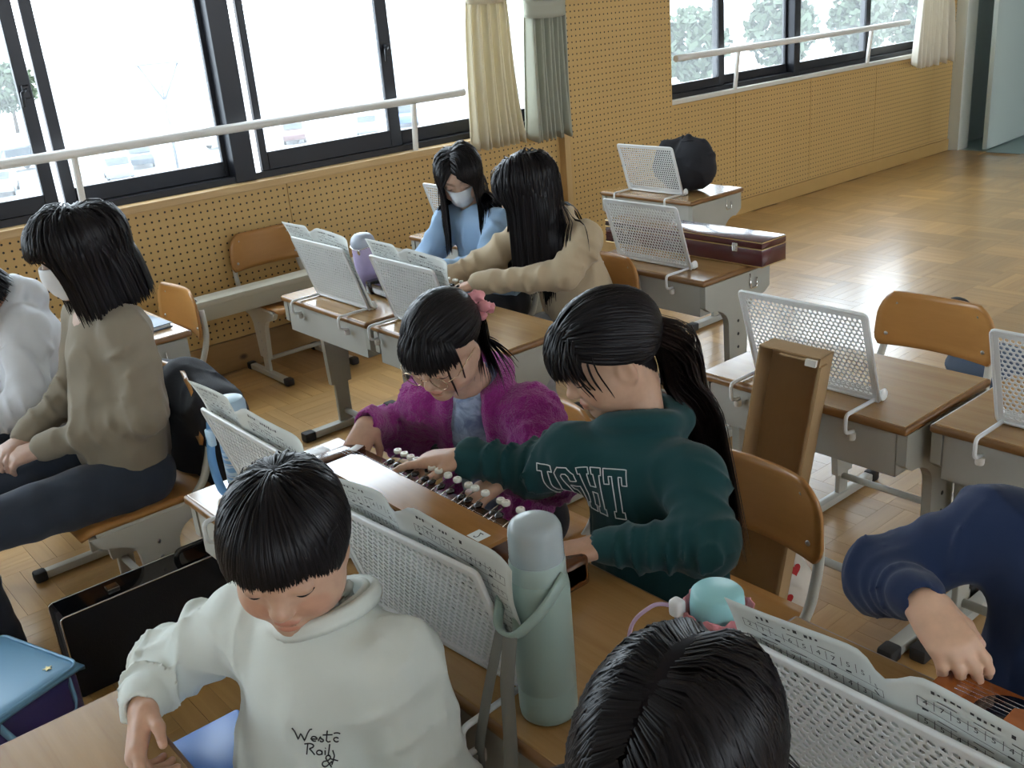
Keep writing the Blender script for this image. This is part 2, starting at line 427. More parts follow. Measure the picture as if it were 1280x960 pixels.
# ---- curtains
def curtain(name, x0, x1, ztop, ztie, zbot, col, label, wtop, wtie, wbot, y=WY-.10, trans=0.25):
    nu, nv = 110, 40; cx = (x0+x1)/2
    ph = rng.uniform(0, 6, 4)
    def fn(u, v):
        z = ztop+(zbot-ztop)*v; a = (u-.5)
        if z > ztie: t = (ztop-z)/(ztop-ztie); w = wtop+(wtie-wtop)*t**.8
        else: t = (ztie-z)/(ztie-zbot); w = wtie+(wbot-wtie)*t**.6
        amp = .022+.03*abs(z-ztie)/1.0
        fold = math.sin(2*PI*u*9+ph[0]+.6*math.sin(3*u+ph[1]))*amp+math.sin(2*PI*u*4.3+ph[2]+z*1.5)*amp*.5
        return (cx+a*w+.02*math.sin(z*4+ph[3])*(u), y+fold, z+(.016*math.sin(2*PI*u*9+ph[0]) if v > .99 else 0))
    t = empty(name, (0, 0, 0), 0, label, 'curtain')
    mt = NT(name+'_cloth'); mt.set(color=col, rough=.8)
    tl = mt.new('ShaderNodeBsdfTranslucent'); tl.inputs[0].default_value = (*col, 1); mx = mt.new('ShaderNodeMixShader'); mx.inputs[0].default_value = trans
    mt.link(mt.bsdf.outputs[0], mx.inputs[1]); mt.link(tl.outputs[0], mx.inputs[2]); mt.link(mx.outputs[0], mt.out.inputs[0])
    obj('cloth', grid_mesh('cloth', fn, nu, nv, .0015), mt.m, t)
    bm = bmesh.new(); pts = [(cx+(wtie/2+.012)*math.cos(a), y+.05*math.sin(a)*1.25, ztie) for a in np.linspace(0, 2*PI, 33)]
    rows = [[bm.verts.new((p[0], p[1], ztie+dz+.012*math.sin(i/5))) for i, p in enumerate(pts)] for dz in (-.045, -.02, .02, .045)]
    for r0, r1 in zip(rows[:-1], rows[1:]):
        for i in range(32):
            f = bm.faces.new((r0[i], r0[i+1], r1[i+1], r1[i])); f.smooth = True
    o = obj('tie_band', bm, mt.m, t); sm = o.modifiers.new('s', 'SOLIDIFY'); sm.thickness = .004
    return t
curtain('curtain', 3.44, 3.80, 2.6, 1.63, .845, (0.78, .72, .56), 'cream curtain tied back with a band beside the sage curtain', .5, .24, .36, trans=.35)
curtain('curtain', 3.84, 4.20, 2.6, 1.53, .83, (0.50, .51, .42), 'sage grey pleated curtain tied with a band against the pegboard pillar', .46, .27, .33, y=WY-.11)
curtain('curtain', 7.95, 8.5, 2.6, 1.6, .80, (0.80, .76, .66), 'pale cream curtain hanging at the far window beside the door', .5, .34, .56, y=WY-.12)

# ---- far wall with the open door, and the corridor beyond
wr = struct('wall_right', boxm(XR, XR+.12, YB, 3.45, 0, CEIL), M_WHITEW)
obj('wall_over_door', boxm(XR, XR+.12, 3.45, WY+.16, 2.1, CEIL), M_WHITEW, wr)
M_DFRAME = plain('door_frame_grey', (0.58, .60, .53), .4); M_DOOR = plain('door_grey_green', (0.42, .47, .43), .42)
bm = bmesh.new(); box(bm, XR-.03, XR+.15, WY-.10, WY+.01, 0, 2.1, .004); box(bm, XR-.03, XR+.15, 3.42, 3.50, 0, 2.1, .004); box(bm, XR-.03, XR+.15, 3.50, WY-.10, 2.03, 2.1, .004)
d1 = struct('door_1', bm, M_DFRAME)
bm = bmesh.new()
box(bm, 0, .86, -.02, .02, .01, 1.35, .003); box(bm, 0, .16, -.02, .02, 1.35, 2.0); box(bm, .70, .86, -.02, .02, 1.35, 2.0); box(bm, .16, .70, -.02, .02, 1.9, 2.0)
leaf = obj('leaf', bm, M_DOOR, d1, (XR+.05, WY-.30, 0), (0, 0, math.radians(4)))
obj('pane', boxm(.16, .70, -.004, .004, 1.35, 1.9), M_GLASS, leaf)
bm = bmesh.new(); tube(bm, fillet([(.78, -.02, 1.0), (.78, -.07, 1.0), (.68, -.07, 1.0)], .02), .010, 8); box(bm, .755, .805, -.026, -.018, .93, 1.07, .004); obj('handle', bm, M_CHROME, leaf)
struct('floor_corridor', boxm(XR, XR+2.75, YB, WY+.16, -.06, -.001), plain('teal_vinyl', (.17, .25, .24), .3))
struct('wall_corridor', boxm(XR+2.6, XR+2.75, YB, WY+.16, 0, CEIL), plain('corridor_paint', (.42, .47, .46), .6))
struct('wall_corridor_end', boxm(XR+.12, XR+2.75, WY+.05, WY+.16, 0, CEIL), plain('corridor_paint', (.42, .47, .46), .6))
struct('ceiling_corridor', boxm(XR+.12, XR+2.75, YB, WY+.16, CEIL, CEIL+.1), M_WHITEW)
# ---- walls behind the camera: left end and the opposite side with unseen openings added and sized for fill light
struct('wall_left', boxm(XL-.12, XL, YB, WY+.16, 0, CEIL), M_WHITEW)
wo = struct('wall_opposite', boxm(XL, XR, YB-.12, YB, 0, 1.5), M_WHITEW)
obj('wall_above', boxm(XL, XR, YB-.12, YB, 2.4, CEIL), M_WHITEW, wo)
for n, x in enumerate(np.linspace(XL, XR-.3, 6)): obj('pier', boxm(x, x+.3, YB-.12, YB, 1.5, 2.4), M_WHITEW, wo)

# ================================================================== FURNITURE
def desk_mesh_parts(zt):
    """a school desk, origin on the floor under its centre; sitter at +x"""
    P = []
    bm = boxm(-.2, .2, -.3, .3, zt-.022, zt-.0015, .008, 3); P.append(('tabletop', smooth_bm(bm), M_DESKE, None))
    bm = boxm(-.192, .192, -.292, .292, zt-.004, zt, .0015, 1); P.append(('work_surface', bm, M_DESK, None))
    # sheet-steel tray under the top, open towards the sitter
    bm = bmesh.new(); t = .0025; zb = zt-.135
    box(bm, -.185, -.185+t, -.27, .27, zb, zt-.022); box(bm, -.185, .17, -.27, -.27+t, zb, zt-.022); box(bm, -.185, .17, .27-t, .27, zb, zt-.022)
    box(bm, -.185, .17, -.27, .27, zb, zb+t); tube(bm, [(.17, -.27, zb+.004), (.17, .27, zb+.004)], .006, 8)
    P.append(('tray', bm, M_STEELL, None))
    for s in (-1, 1):
        # pressed steel leg: wide shoulder under the top, curving into a tapered column
        prof = [(-.188, zt-.022), (-.188, zt-.10)]
        for k in range(7):
            a = k/6*PI/2; prof.append((-.048-.10*(1-math.sin(a))-.012, zt-.12-.07*(1-math.cos(a))*1.0))
        prof += [(-.052, .20), (.040, .20)]
        for k in range(7):
            a = (6-k)/6*PI/2; prof.append((.048+.10*(1-math.sin(a)), zt-.12-.07*(1-math.cos(a))))
        prof += [(.178, zt-.10), (.178, zt-.022)]
        bm = bmesh.new(); y0 = s*.272; y1 = s*.297
        prism(bm, prof, 'y', min(y0, y1), max(y0, y1)); leg = ('leg', bm, M_STEEL, None)
        sub = []
        bm = bmesh.new(); box(bm, -.035, .027, min(s*.276, s*.293), max(s*.276, s*.293), .03, .25, .003); sub.append(('inner_leg', bm, M_STEEL))
        bm = bmesh.new()
        for q in range(5):
            z = .25+q*.05; M = Matrix.Translation((-.006, s*.2975, z)) @ Matrix.Rotation(PI/2, 4, 'X')
            lathe(bm, [(0, .0012), (.0045, .0012), (.006, 0), (.006, -.002)], 8, M)
        sub.append(('bolt_row', bm, M_CAP))
        bm = bmesh.new(); box(bm, -.16, .19, s*.283-.019, s*.283+.019, .006, .036, .005); sub.append(('foot_bar', smooth_bm(bm), M_STEELL))
        for e in (-1, 1):
            bm = bmesh.new(); x0 = .015+e*.175; box(bm, min(x0, x0+e*.05)-.0, max(x0, x0+e*.05), s*.283-.022, s*.283+.022, 0, .040, .008, 2); sub.append(('rubber_cap', smooth_bm(bm), M_CAP))
        P.append((*leg[:3], sub))
    P.append(('crossbar', tubem([(0.0, -.276, .075), (0.0, .276, .075)], .012, 8), M_STEELL, None))
    for s in (-1, 1):
        P.append(('hook', tubem(fillet([(.06, s*.298, zt-.03), (.06, s*.302, zt-.085), (.095, s*.302, zt-.085), (.095, s*.302, zt-.05)], .008, 3), .003, 6), M_CHROME, None))
    return P
_desk = {}
def desk(x, y, zt, label, rz=0.0):
    """x = edge away from the sitter, y = lower side"""
    t = None
    key = round(zt, 3)
    t = empty('school_desk', (x+.2, y+.3, 0), rz, label, 'desk', 'school desks')
    if key not in _desk:
        _desk[key] = desk_mesh_parts(zt)
        L = []
        for name, bm, mat, sub in _desk[key]:
            o = obj(name, bm, mat, t); ss = []
            for (n2, b2, m2) in (sub or []):
                q = obj(n2, b2, m2, o); ss.append((n2, q.data))
                if n2 == 'bolt_row': q['kind'] = 'stuff'
            L.append((name, o.data, ss))
        _desk[key] = L
    else:
        for name, me, ss in _desk[key]:
            o = obj(name, me, None, t)
            for n2, m2 in ss:
                q = obj(n2, m2, None, o)
                if n2 == 'bolt_row': q['kind'] = 'stuff'
    return t
ZD, Z2, ZA = .637, .665, .612
DESK = {}
DESK['boy'] = desk(-.057, .88, .64, 'school desk in front of the person in the white sweatshirt')
DESK['P'] = desk(.675, 1.412, Z2, 'school desk before the person in the purple fleece, holding the striped flask')
DESK['G'] = desk(.675, .808, Z2, 'school desk carrying the brown string instrument and sage bottle')
DESK['N'] = desk(.782, .204, Z2, 'school desk in front of the navy sweatshirt')
DESK['D'] = desk(1.972, 1.06, ZD, 'empty school desk with bare bookstand beside the open cardboard box')
DESK['E'] = desk(2.03, .44, ZD, 'empty school desk next to the one with the cardboard box')
DESK['A'] = desk(1.70, 2.885, ZA, 'school desk with the purple tumbler near the pegboard wall')
DESK['A2'] = desk(1.705, 2.265, ZA, 'school desk reached over by the person in the beige jacket')
DESK['B'] = desk(2.64, 2.19, .64, 'school desk bearing the dark red instrument case')
DESK['C'] = desk(3.655, 3.10, .64, 'school desk with the bulky black bag on top')
DESK['F'] = desk(2.50, 3.16, .645, 'school desk behind the person in light blue')
DESK['L'] = desk(.85, 3.26, .64, 'school desk with a dark blue folder beside the pegboard wall')

def chair_parts():
    """school chair: origin on the floor at seat centre, sitter faces -x, backrest at +x"""
    P = []; SZ = .365
    def seatfn(u, v):
        x = -.19+.38*u; y = (v-.5)*.37*(1-.10*abs(2*u-1)**4*0)
        cx = abs(2*v-1); z = SZ-.010*(1-cx**2)*math.sin(PI*min(1, u*1.05))-(.018*max(0, (.12-u)/.12)**2)
        # rounded plan
        k = 1-.10*max(0, (abs(2*u-1)-.75)/.25)**2
        return (x, y*k, z)
    P.append(('seat', grid_mesh('seat', seatfn, 14, 12, .011), M_PLY, None))
    def backfn(u, v):
        y = (u-.5)*.385; z0, z1 = .488, .660
        a = abs(2*u-1); r = 0.0
        zz = z0+(z1-z0)*v
        # rounded corners by squeezing y near top and bottom
        vt = max(0, (v-.40)/.60); vb = max(0, (.22-v)/.22); k = 1-.06*v-.24*vt**3.2-.09*vb**2.2
        return (.205+.030*(1-a*a)*1.0-.03+.05*(zz-.48), y*k, zz)
    sc = []
    for (yy, zz) in ((-.13, .626), (.13, .626), (-.155, .524), (.155, .524)):
        a = abs(2*yy/.385); xx = .205+.030*(1-a*a)-.03+.05*(zz-.48)
        for sgn in (-1,):
            bm = bmesh.new(); lathe(bm, [(0, .003), (.004, .0028), (.0065, .001), (.0065, -.001)], 10, Matrix.Translation((xx-.001, yy, zz)) @ Matrix.Rotation(-PI/2, 4, 'Y'))
            sc.append(('screw', bm, M_SCREW))
            bm = bmesh.new(); lathe(bm, [(0, .003), (.004, .0028), (.0065, .001), (.0065, -.001)], 10, Matrix.Translation((xx+.011, yy, zz)) @ Matrix.Rotation(PI/2, 4, 'Y'))
            sc.append(('screw', bm, M_SCREW))
    P.append(('backrest', grid_mesh('backrest', backfn, 18, 10, -.010), M_PLY, sc))
    for s in (-1, 1):
        y = s*.178
        bm = tubem(fillet([(.214, s*.152, .590), (.212, s*.170, .485), (.165, s*.178, .385), (.12, s*.176, .345), (-.15, s*.176, .345)], .05, 6), .0115, 10)
        P.append(('side_tube', bm, M_TUBE, None))
        prof = [(-.17, .345), (-.15, .315)]
        for k in range(6):
            a = k/5*PI/2; prof.append((-.05-.08*(1-math.sin(a)), .305-.06*(1-math.cos(a))))
        prof += [(-.035, .10), (.045, .10)]
        for k in range(6):
            a = (5-k)/5*PI/2; prof.append((.06+.06*(1-math.sin(a)), .305-.06*(1-math.cos(a))))
        prof += [(.14, .315), (.15, .345)]
        bm = bmesh.new(); prism(bm, prof, 'y', y-.011, y+.011)
        sub = []
        b2 = bmesh.new(); box(b2, -.02, .03, y-.008, y+.008, .02, .15, .003); sub.append(('inner_leg', b2, M_TUBE))
        b2 = bmesh.new(); box(b2, -.17, .17, y-.016, y+.016, .005, .032, .005); sub.append(('foot_bar', smooth_bm(b2), M_TUBE))
        for e in (-1, 1):
            b2 = bmesh.new(); x0 = e*.165; box(b2, min(x0, x0+e*.04), max(x0, x0+e*.04), y-.02, y+.02, 0, .036, .008, 2); sub.append(('rubber_cap', smooth_bm(b2), M_CAP))
        b2 = bmesh.new()
        for q in range(4):
            lathe(b2, [(0, .0012), (.005, .0012), (.006, 0), (.006, -.002)], 8, Matrix.Translation((.005, y+s*.0112, .14+q*.045)) @ Matrix.Rotation(-s*PI/2, 4, 'X'))
        sub.append(('bolt_row', b2, M_SCREW))
        P.append(('leg', bm, M_TUBE, sub))
    P.append(('crossbar', tubem([(.0, -.17, .09), (.0, .17, .09)], .011, 8), M_TUBE, None))
    return P
_chair = None
def chair(x, y, rz, label, dz=0.0):
    global _chair
    t = empty('school_chair', (x, y, dz), rz, label, 'chair', 'school chairs')
    if _chair is None:
        _chair = []
        for name, bm, mat, sub in chair_parts():
            o = obj(name, bm, mat, t); _chair.append((name, o.data, [(n, obj(n, b, mm, o).data) for n, b, mm in (sub or [])]))
            for q in o.children:
                if q.name.startswith('bolt_row'): q['kind'] = 'stuff'
    else:
        for name, me, ss in _chair:
            o = obj(name, me, None, t)
            for n2, m2 in ss:
                q = obj(n2, m2, None, o)
                if n2 == 'bolt_row': q['kind'] = 'stuff'
    return t
chair(2.63, 1.45, 0, 'empty wooden chair tucked behind the bare desk, dark bag behind it')
chair(1.39, 1.20, 0, 'wooden chair under the person in the green hoodie')
chair(1.36, 1.80, 0, 'wooden chair under the person in the purple fleece')
chair(.44, 1.20, 0, 'wooden chair under the person in the white sweatshirt').scale = (1, 1, 1.06)
chair(2.16, 4.30, PI/2, 'wooden chair standing back to the pegboard wall under a long cream box')
chair(1.23, 3.79, 0, 'wooden chair between the folder desk and the pegboard wall')
chair(2.42, 2.65, 0, 'wooden chair under the person in the beige jacket').scale = (1, 1, 1.04)
chair(2.42, 3.22, 0, 'wooden chair under the person in light blue')
chair(.77, 2.76, 0, 'chair with a black coat over its back, under the grey-khaki shirt').scale = (1, 1, 1.06)
chair(.76, 3.36, 0, 'chair under the person in the white hoodie')
chair(1.42, .43, 0, 'chair under the person in the navy sweatshirt')
chair(.45, .49, 0, 'chair under the person in the charcoal knit')

# ---- perforated bookstands
def stand_parts():
    """origin on the desk top at the plate foot centre; leans towards -x; reader at +x"""
    Wd, Hh = .355, .245; P = []
    ax = Vector((-.30, 0, .953)).normalized(); nrm = Vector((.953, 0, .30)).normalized()   # up-plate, front normal
    def pt(u, v, w): return ax*v+Vector((0, u, 0))+nrm*w+Vector((0, 0, .006))
    # perforated plate: hexagonal cells with round-ish holes
    pitch = .0132; rh = .0053; V = []; Fc = []; key = {}
    def vid(u, v, w):
        k = (round(u*1e5), round(v*1e5), w)
        if k not in key: key[k] = len(V); V.append(pt(u, v, w*.0009))
        return key[k]
    R = pitch/math.sqrt(3); rows = int((Hh-.02)/(1.5*R)); cols = int((Wd-.016)/pitch)
    for j in range(rows):
        for i in range(cols-(j % 2)):
            cu = (i-(cols-1)/2+(.5 if j % 2 else 0))*pitch; cv = .012+R+j*1.5*R
            for w in (-1, 1):
                o = [vid(cu+R*math.sin(PI/3*k), cv+R*math.cos(PI/3*k), w) for k in range(6)]
                n = [len(V)+k for k in range(6)]
                for k in range(6): V.append(pt(cu+rh*math.sin(PI/3*k), cv+rh*math.cos(PI/3*k), w*.0009))
                for k in range(6):
                    q = (o[k], o[(k+1) % 6], n[(k+1) % 6], n[k]); Fc.append(q if w < 0 else q[::-1])
                if w < 0: n0 = n
            for k in range(6): Fc.append((n0[k], n0[(k+1) % 6], n[(k+1) % 6], n[k]))
    P.append(('perforated_plate', pymesh('perforated_plate', V, Fc), M_STAND))
    # folded metal border round the plate
    bm = bmesh.new(); h, w = Hh, Wd/2
    tube(bm, fillet([pt(-w, 0, 0), pt(-w, h, 0), pt(w, h, 0), pt(w, 0, 0), pt(-w, 0, 0)], .012, 4), .0042, 6)
    def strip(u0, u1, v0, v1):
        vs = [bm.verts.new(pt(u, v, s)) for s in (-.0009, .0009) for u, v in ((u0, v0), (u1, v0), (u1, v1), (u0, v1))]
        for f in ((0,1,2,3), (7,6,5,4), (0,4,5,1), (1,5,6,2), (2,6,7,3), (3,7,4,0)): bm.faces.new([vs[i] for i in f])
    v1 = .012+2*R+(rows-1)*1.5*R
    strip(-w, w, 0, .0125); strip(-w, w, v1-.003, h); ue = cols*pitch/2
    strip(-w, -ue+.003, .0125, v1-.003); strip(ue-.003, w, .0125, v1-.003)
    bmesh.ops.recalc_face_normals(bm, faces=bm.faces[:])
    P.append(('plate_frame', bm, M_STAND))
    # book ledge with upturned ends
    bm = bmesh.new()
    box(bm, 0, .035, -w, w, .0045, .007); box(bm, .033, .0355, -w, w, .0045, .018)
    P.append(('ledge', bm, M_STAND))
    for s in (-1, 1):
        y = s*(w-.012)
        bm = bmesh.new(); lathe(bm, [(0, .003), (.014, .003), (.016, 0), (.014, -.003), (0, -.003)], 16, Matrix.Translation((.016, s*(w+.001), .018)) @ Matrix.Rotation(PI/2, 4, 'X'))
        P.append(('end_cheek', bm, M_STAND))
        bm = tubem(fillet([(.01, y, .007), (-.122, y, .007), (-.122, y, -.040), (-.088, y, -.044)], .014, 5), .0048, 8)
        P.append(('clamp_arm', bm, M_STAND))
        bm = lathem([(0, 0), (.009, 0), (.010, .004), (.010, .016), (.006, .018), (0, .018)], 12, Matrix.Translation((-.094, y, -.064)))
        P.append(('rubber_foot', bm, plain('white_rubber', (.62, .6, .55), .5)))
    return P
_stand = None
def stand(dk, yc, label, rz=0.0, dx=.094):
    global _stand
    d = DESK[dk]; zt = {'P': Z2, 'G': Z2, 'N': Z2, 'D': ZD, 'E': ZD, 'A': ZA, 'A2': ZA, 'B': .64, 'C': .64, 'F': .645}[dk]
    t = empty('book_stand', (d.location.x-.2+dx, yc, zt), rz, label, 'book stand', 'perforated book stands')
    if _stand is None:
        _stand = []
        for name, bm, mat in stand_parts(): _stand.append((name, obj(name, bm, mat, t).data))
    else:
        for name, me in _stand: obj(name, me, None, t)
    return t
ST = {}
for k, y, l in (('D', 1.362, 'empty white bookstand behind the open cardboard box'), ('E', .752, 'empty white bookstand beside the navy sweatshirt, no sheet on it'),
                ('A', 3.176, 'white bookstand with a sheet beside the purple tumbler'), ('A2', 2.66, 'white bookstand with a sheet in front of the beige sleeve'),
                ('B', 2.50, 'empty white bookstand before the dark red case'), ('C', 3.405, 'empty white bookstand leaning by the black bag'),
                ('P', 1.672, 'white bookstand with a sheet beside the striped blue flask'), ('G', 1.14, 'white bookstand with a sheet between the white sweatshirt and the string instrument'),
                ('N', .44, 'white bookstand with a sheet in front of the navy sweatshirt'), ('F', 3.45, 'empty white bookstand behind the person in light blue')):
    ST[k] = stand(k, y, l, *((math.radians(4.5), .066) if k == 'G' else (0, .094)))

# ================================================================== PEOPLE: distance-field bodies
def A3(v): return np.array(v, float)
def unit(v): v = A3(v); return v/(np.linalg.norm(v)+1e-12)
def smin(a, b, k):
    if k <= 0: return np.minimum(a, b)
    h = np.maximum(k-np.abs(a-b), 0)/k
    return np.minimum(a, b)-h*h*k*.25
class Field:
    def __init__(s): s.P = []; s.disp = None
    def cone(s, a, b, ra, rb, k=.02, sub=False, fold=None, flat=None):
        """tapered capsule; fold=(amp,count,phase) ripples; flat=(axis,factor) squashes across an axis"""
        a, b = A3(a), A3(b); r = max(ra, rb)+(fold[0]*1.6 if fold else 0); q = r*(1.0 if flat is None else max(1, flat[1]))
        s.P.append(('c', (a, b, ra, rb, fold, flat), k, sub, np.minimum(a, b)-q, np.maximum(a, b)+q)); return s
    def chain(s, pts, rad, k=.02, **kw):
        for i in range(len(pts)-1): s.cone(pts[i], pts[i+1], rad[i], rad[i+1], k, **kw)
        return s
    def ell(s, c, rad, axes=None, k=.02, sub=False):
        c, rad = A3(c), A3(rad); ax = np.eye(3) if axes is None else A3(axes); q = max(rad)
        s.P.append(('e', (c, rad, ax), k, sub, c-q, c+q)); return s
    def torus(s, c, n, R, r, k=.01, stretch=None):
        c = A3(c); s.P.append(('t', (c, unit(n), R, r, stretch), k, False, c-R*1.4-r, c+R*1.4+r)); return s
    def plane(s, p, n):
        """cut everything on the side n points to"""
        s.P.append(('p', (A3(p), unit(n)), 0.0, True, A3((-99,)*3), A3((99,)*3))); return s
    def _d(s, typ, a, X):
        if typ == 'c':
            p, q, ra, rb, fold, flat = a; ab = q-p; L2 = ab@ab+1e-12
            t = np.clip(((X-p)@ab)/L2, 0, 1); D = X-p-t[:, None]*ab
            if flat is not None:
                ax, fc = flat; u = D@ax; D = D+np.outer(u*(1/fc-1), ax)
            r = ra+(rb-ra)*t; d = np.sqrt((D*D).sum(1))
            if fold:
                am, cnt, ph = fold; ax = ab/math.sqrt(L2); e = unit(np.cross(ax, (.3, .2, .93))); g = np.cross(ax, e)
                phi = np.arctan2(D@g, D@e); L = math.sqrt(L2)
                w1 = 1-2*np.abs(np.sin(PI*cnt*t+.9*np.sin(phi+ph)+.5*np.sin(2*phi-ph*1.7)+ph))**.8
                w2 = 1-2*np.abs(np.sin(PI*cnt*1.6*t-1.2*np.sin(phi-ph*.5)+2*ph))**.8
                r = r+np.maximum(am*(w1*(.55+.45*np.sin(phi+ph*2+2*t))+.7*w2*(.5+.5*np.sin(phi-ph+PI*.7))), -.0045)
            return d-r
        if typ == 'e':
            c, rad, ax = a; Y = (X-c)@ax.T; k0 = np.sqrt(((Y/rad)**2).sum(1)); k1 = np.sqrt(((Y/rad**2)**2).sum(1))+1e-9
            return k0*(k0-1)/k1
        if typ == 't':
            c, n, R, r, st = a; Y = X-c; h = Y@n; pl = Y-np.outer(h, n)
            if st is not None:
                u = pl@st[0]; pl = pl+np.outer(u*(1/st[1]-1), st[0])
            q = np.sqrt((pl*pl).sum(1))-R; return np.sqrt(q*q+h*h)-r
        p, n = a; return -((X-p)@n)
    def eval(s, X, sel=None):
        d = np.full(len(X), .2)
        for i, (typ, a, k, sub, lo, hi) in enumerate(s.P):
            if sel is not None and not sel[i]: continue
            v = s._d(typ, a, X)
            d = -smin(-d, v, k) if sub else smin(d, v, k)
        if s.disp is not None: d = d+s.disp(X)
        return d
    def mesh(s, h, smooth=1, B=22):
        lo = np.min([p[4] for p in s.P if p[0] != 'p'], 0)-.02; hi = np.max([p[5] for p in s.P if p[0] != 'p'], 0)+.02
        N = np.ceil((hi-lo)/h).astype(int)+1; nb = (N+B-1)//B
        ids, pos, quads = [], [], []
        S1 = np.int64(4096); S2 = S1*S1
        g = np.arange(B+1); G = np.stack(np.meshgrid(g, g, g, indexing='ij'), -1).reshape(-1, 3)
        off = np.array([(x, y, z) for x in (0, 1) for y in (0, 1) for z in (0, 1)])
        edges = [(i, j) for i in range(8) for j in range(i+1, 8) if np.abs(off[i]-off[j]).sum() == 1]
        mg = .05
        PL = np.array([p[4] for p in s.P])-mg; PH = np.array([p[5] for p in s.P])+mg; isub = np.array([p[3] for p in s.P])
        for bx in range(nb[0]):
            for by in range(nb[1]):
                for bz in range(nb[2]):
                    b0 = np.array((bx, by, bz))*B; w0 = lo+b0*h; w1 = w0+B*h
                    sel = (PL <= w1).all(1) & (PH >= w0).all(1)
                    if not (sel & ~isub).any(): continue
                    c = s.eval(((w0+w1)/2)[None], sel)[0]
                    if abs(c) > B*h*.87*1.6+.02: continue
                    d = s.eval(w0+G*h, sel).reshape(B+1, B+1, B+1)
                    sg = d < 0
                    if sg.all() or not sg.any(): continue
                    cnt = np.zeros((B, B, B), int)
                    for o in off: cnt += sg[o[0]:o[0]+B, o[1]:o[1]+B, o[2]:o[2]+B]
                    ac = np.argwhere((cnt > 0) & (cnt < 8))
                    if len(ac):
                        dv = np.stack([d[ac[:, 0]+o[0], ac[:, 1]+o[1], ac[:, 2]+o[2]] for o in off], 1)
                        acc = np.zeros((len(ac), 3)); num = np.zeros(len(ac))
                        for i, j in edges:
                            cr = (dv[:, i] < 0) != (dv[:, j] < 0); t = dv[:, i]/(dv[:, i]-dv[:, j]+1e-12)
                            p = off[i]+t[:, None]*(off[j]-off[i]); acc[cr] += p[cr]; num += cr
                        pos.append(lo+(b0+ac+acc/num[:, None])*h); gc = (ac+b0+1).astype(np.int64); ids.append(gc[:, 0]+gc[:, 1]*S1+gc[:, 2]*S2)
                    for ax in range(3):
                        a = sg[:B, :B, :B]; sl = [slice(0, B)]*3; sl[ax] = slice(1, B+1); b = sg[tuple(sl)]
                        e = np.argwhere(a != b)
                        if not len(e): continue
                        fl = a[e[:, 0], e[:, 1], e[:, 2]]; gc = (e+b0+1).astype(np.int64); o1, o2 = [(1, 2), (2, 0), (0, 1)][ax]
                        base = gc[:, 0]+gc[:, 1]*S1+gc[:, 2]*S2; st = (np.int64(1), S1, S2); u, v = st[o1], st[o2]
                        q = np.stack([base-u-v, base-v, base, base-u], 1); q[~fl] = q[~fl][:, ::-1]; quads.append(q)
        ids = np.concatenate(ids); pos = np.concatenate(pos); Q = np.concatenate(quads)
        uid, first = np.unique(ids, return_index=True); V = pos[first]
        loc = np.searchsorted(uid, Q); loc = np.clip(loc, 0, len(uid)-1); ok = (uid[loc] == Q).all(1); Q = loc[ok]
        for _ in range(smooth):
            acc = np.zeros_like(V); n = np.zeros(len(V))
            for a, b in ((0, 1), (1, 2), (2, 3), (3, 0)):
                np.add.at(acc, Q[:, a], V[Q[:, b]]); np.add.at(n, Q[:, a], 1)
                np.add.at(acc, Q[:, b], V[Q[:, a]]); np.add.at(n, Q[:, b], 1)
            V = V*.5+.5*acc/np.maximum(n, 1)[:, None]
        return V, Q
def wrinkle(seed, amp, f=22.0, axes=None, stretch=(1, 1, .38)):
    """patchy ridged creases at two scales, drawn out along the third axis"""
    r = np.random.default_rng(seed); ph = r.uniform(0, 6, 24)
    Ms = [np.linalg.qr(np.eye(3)+r.normal(size=(3, 3))*.35)[0] for _ in range(4)]
    def fn(X):
        d = 0; Y = X if axes is None else (X@axes.T)*A3(stretch)
        for i, M in enumerate(Ms):
            q = Y@M*f*(.75, 1.0, 1.55, 2.3)[i]; k = i*3
            u = (q[:, 0], q[:, 1], q[:, 0]*.7+q[:, 1]*.7, q[:, 0]*.7-q[:, 1]*.7)[i]
            w = u+1.1*np.sin(q[:, 1]*.55+ph[k])+.9*np.sin(q[:, 2]*.8+ph[k+1])
            ridge = 1-2*np.abs(np.sin(w*.5+ph[k+2]))**.7
            patch = np.clip(.45+.75*np.sin(q[:, 1]*.37+ph[k+3])*np.sin(q[:, 2]*.6+ph[k+4]), 0, 1.2)
            d = d+ridge*patch*(1, .8, .55, .35)[i]
        return np.minimum(-amp*d, amp*.55)
    return fn
def fluff(seed, amp):
    r = np.random.default_rng(seed); Ms = [np.linalg.qr(r.normal(size=(3, 3)))[0] for _ in range(4)]
    def fn(X):
        d = 0
        for i, M in enumerate(Ms):
            q = X@M*(120+70*i); d = d+np.sin(q[:, 0]+np.sin(q[:, 1]))*np.sin(q[:, 1]*1.1+np.sin(q[:, 2]*.9))*np.sin(q[:, 2]+.5)/(1+.5*i)
        return amp*d
    return fn

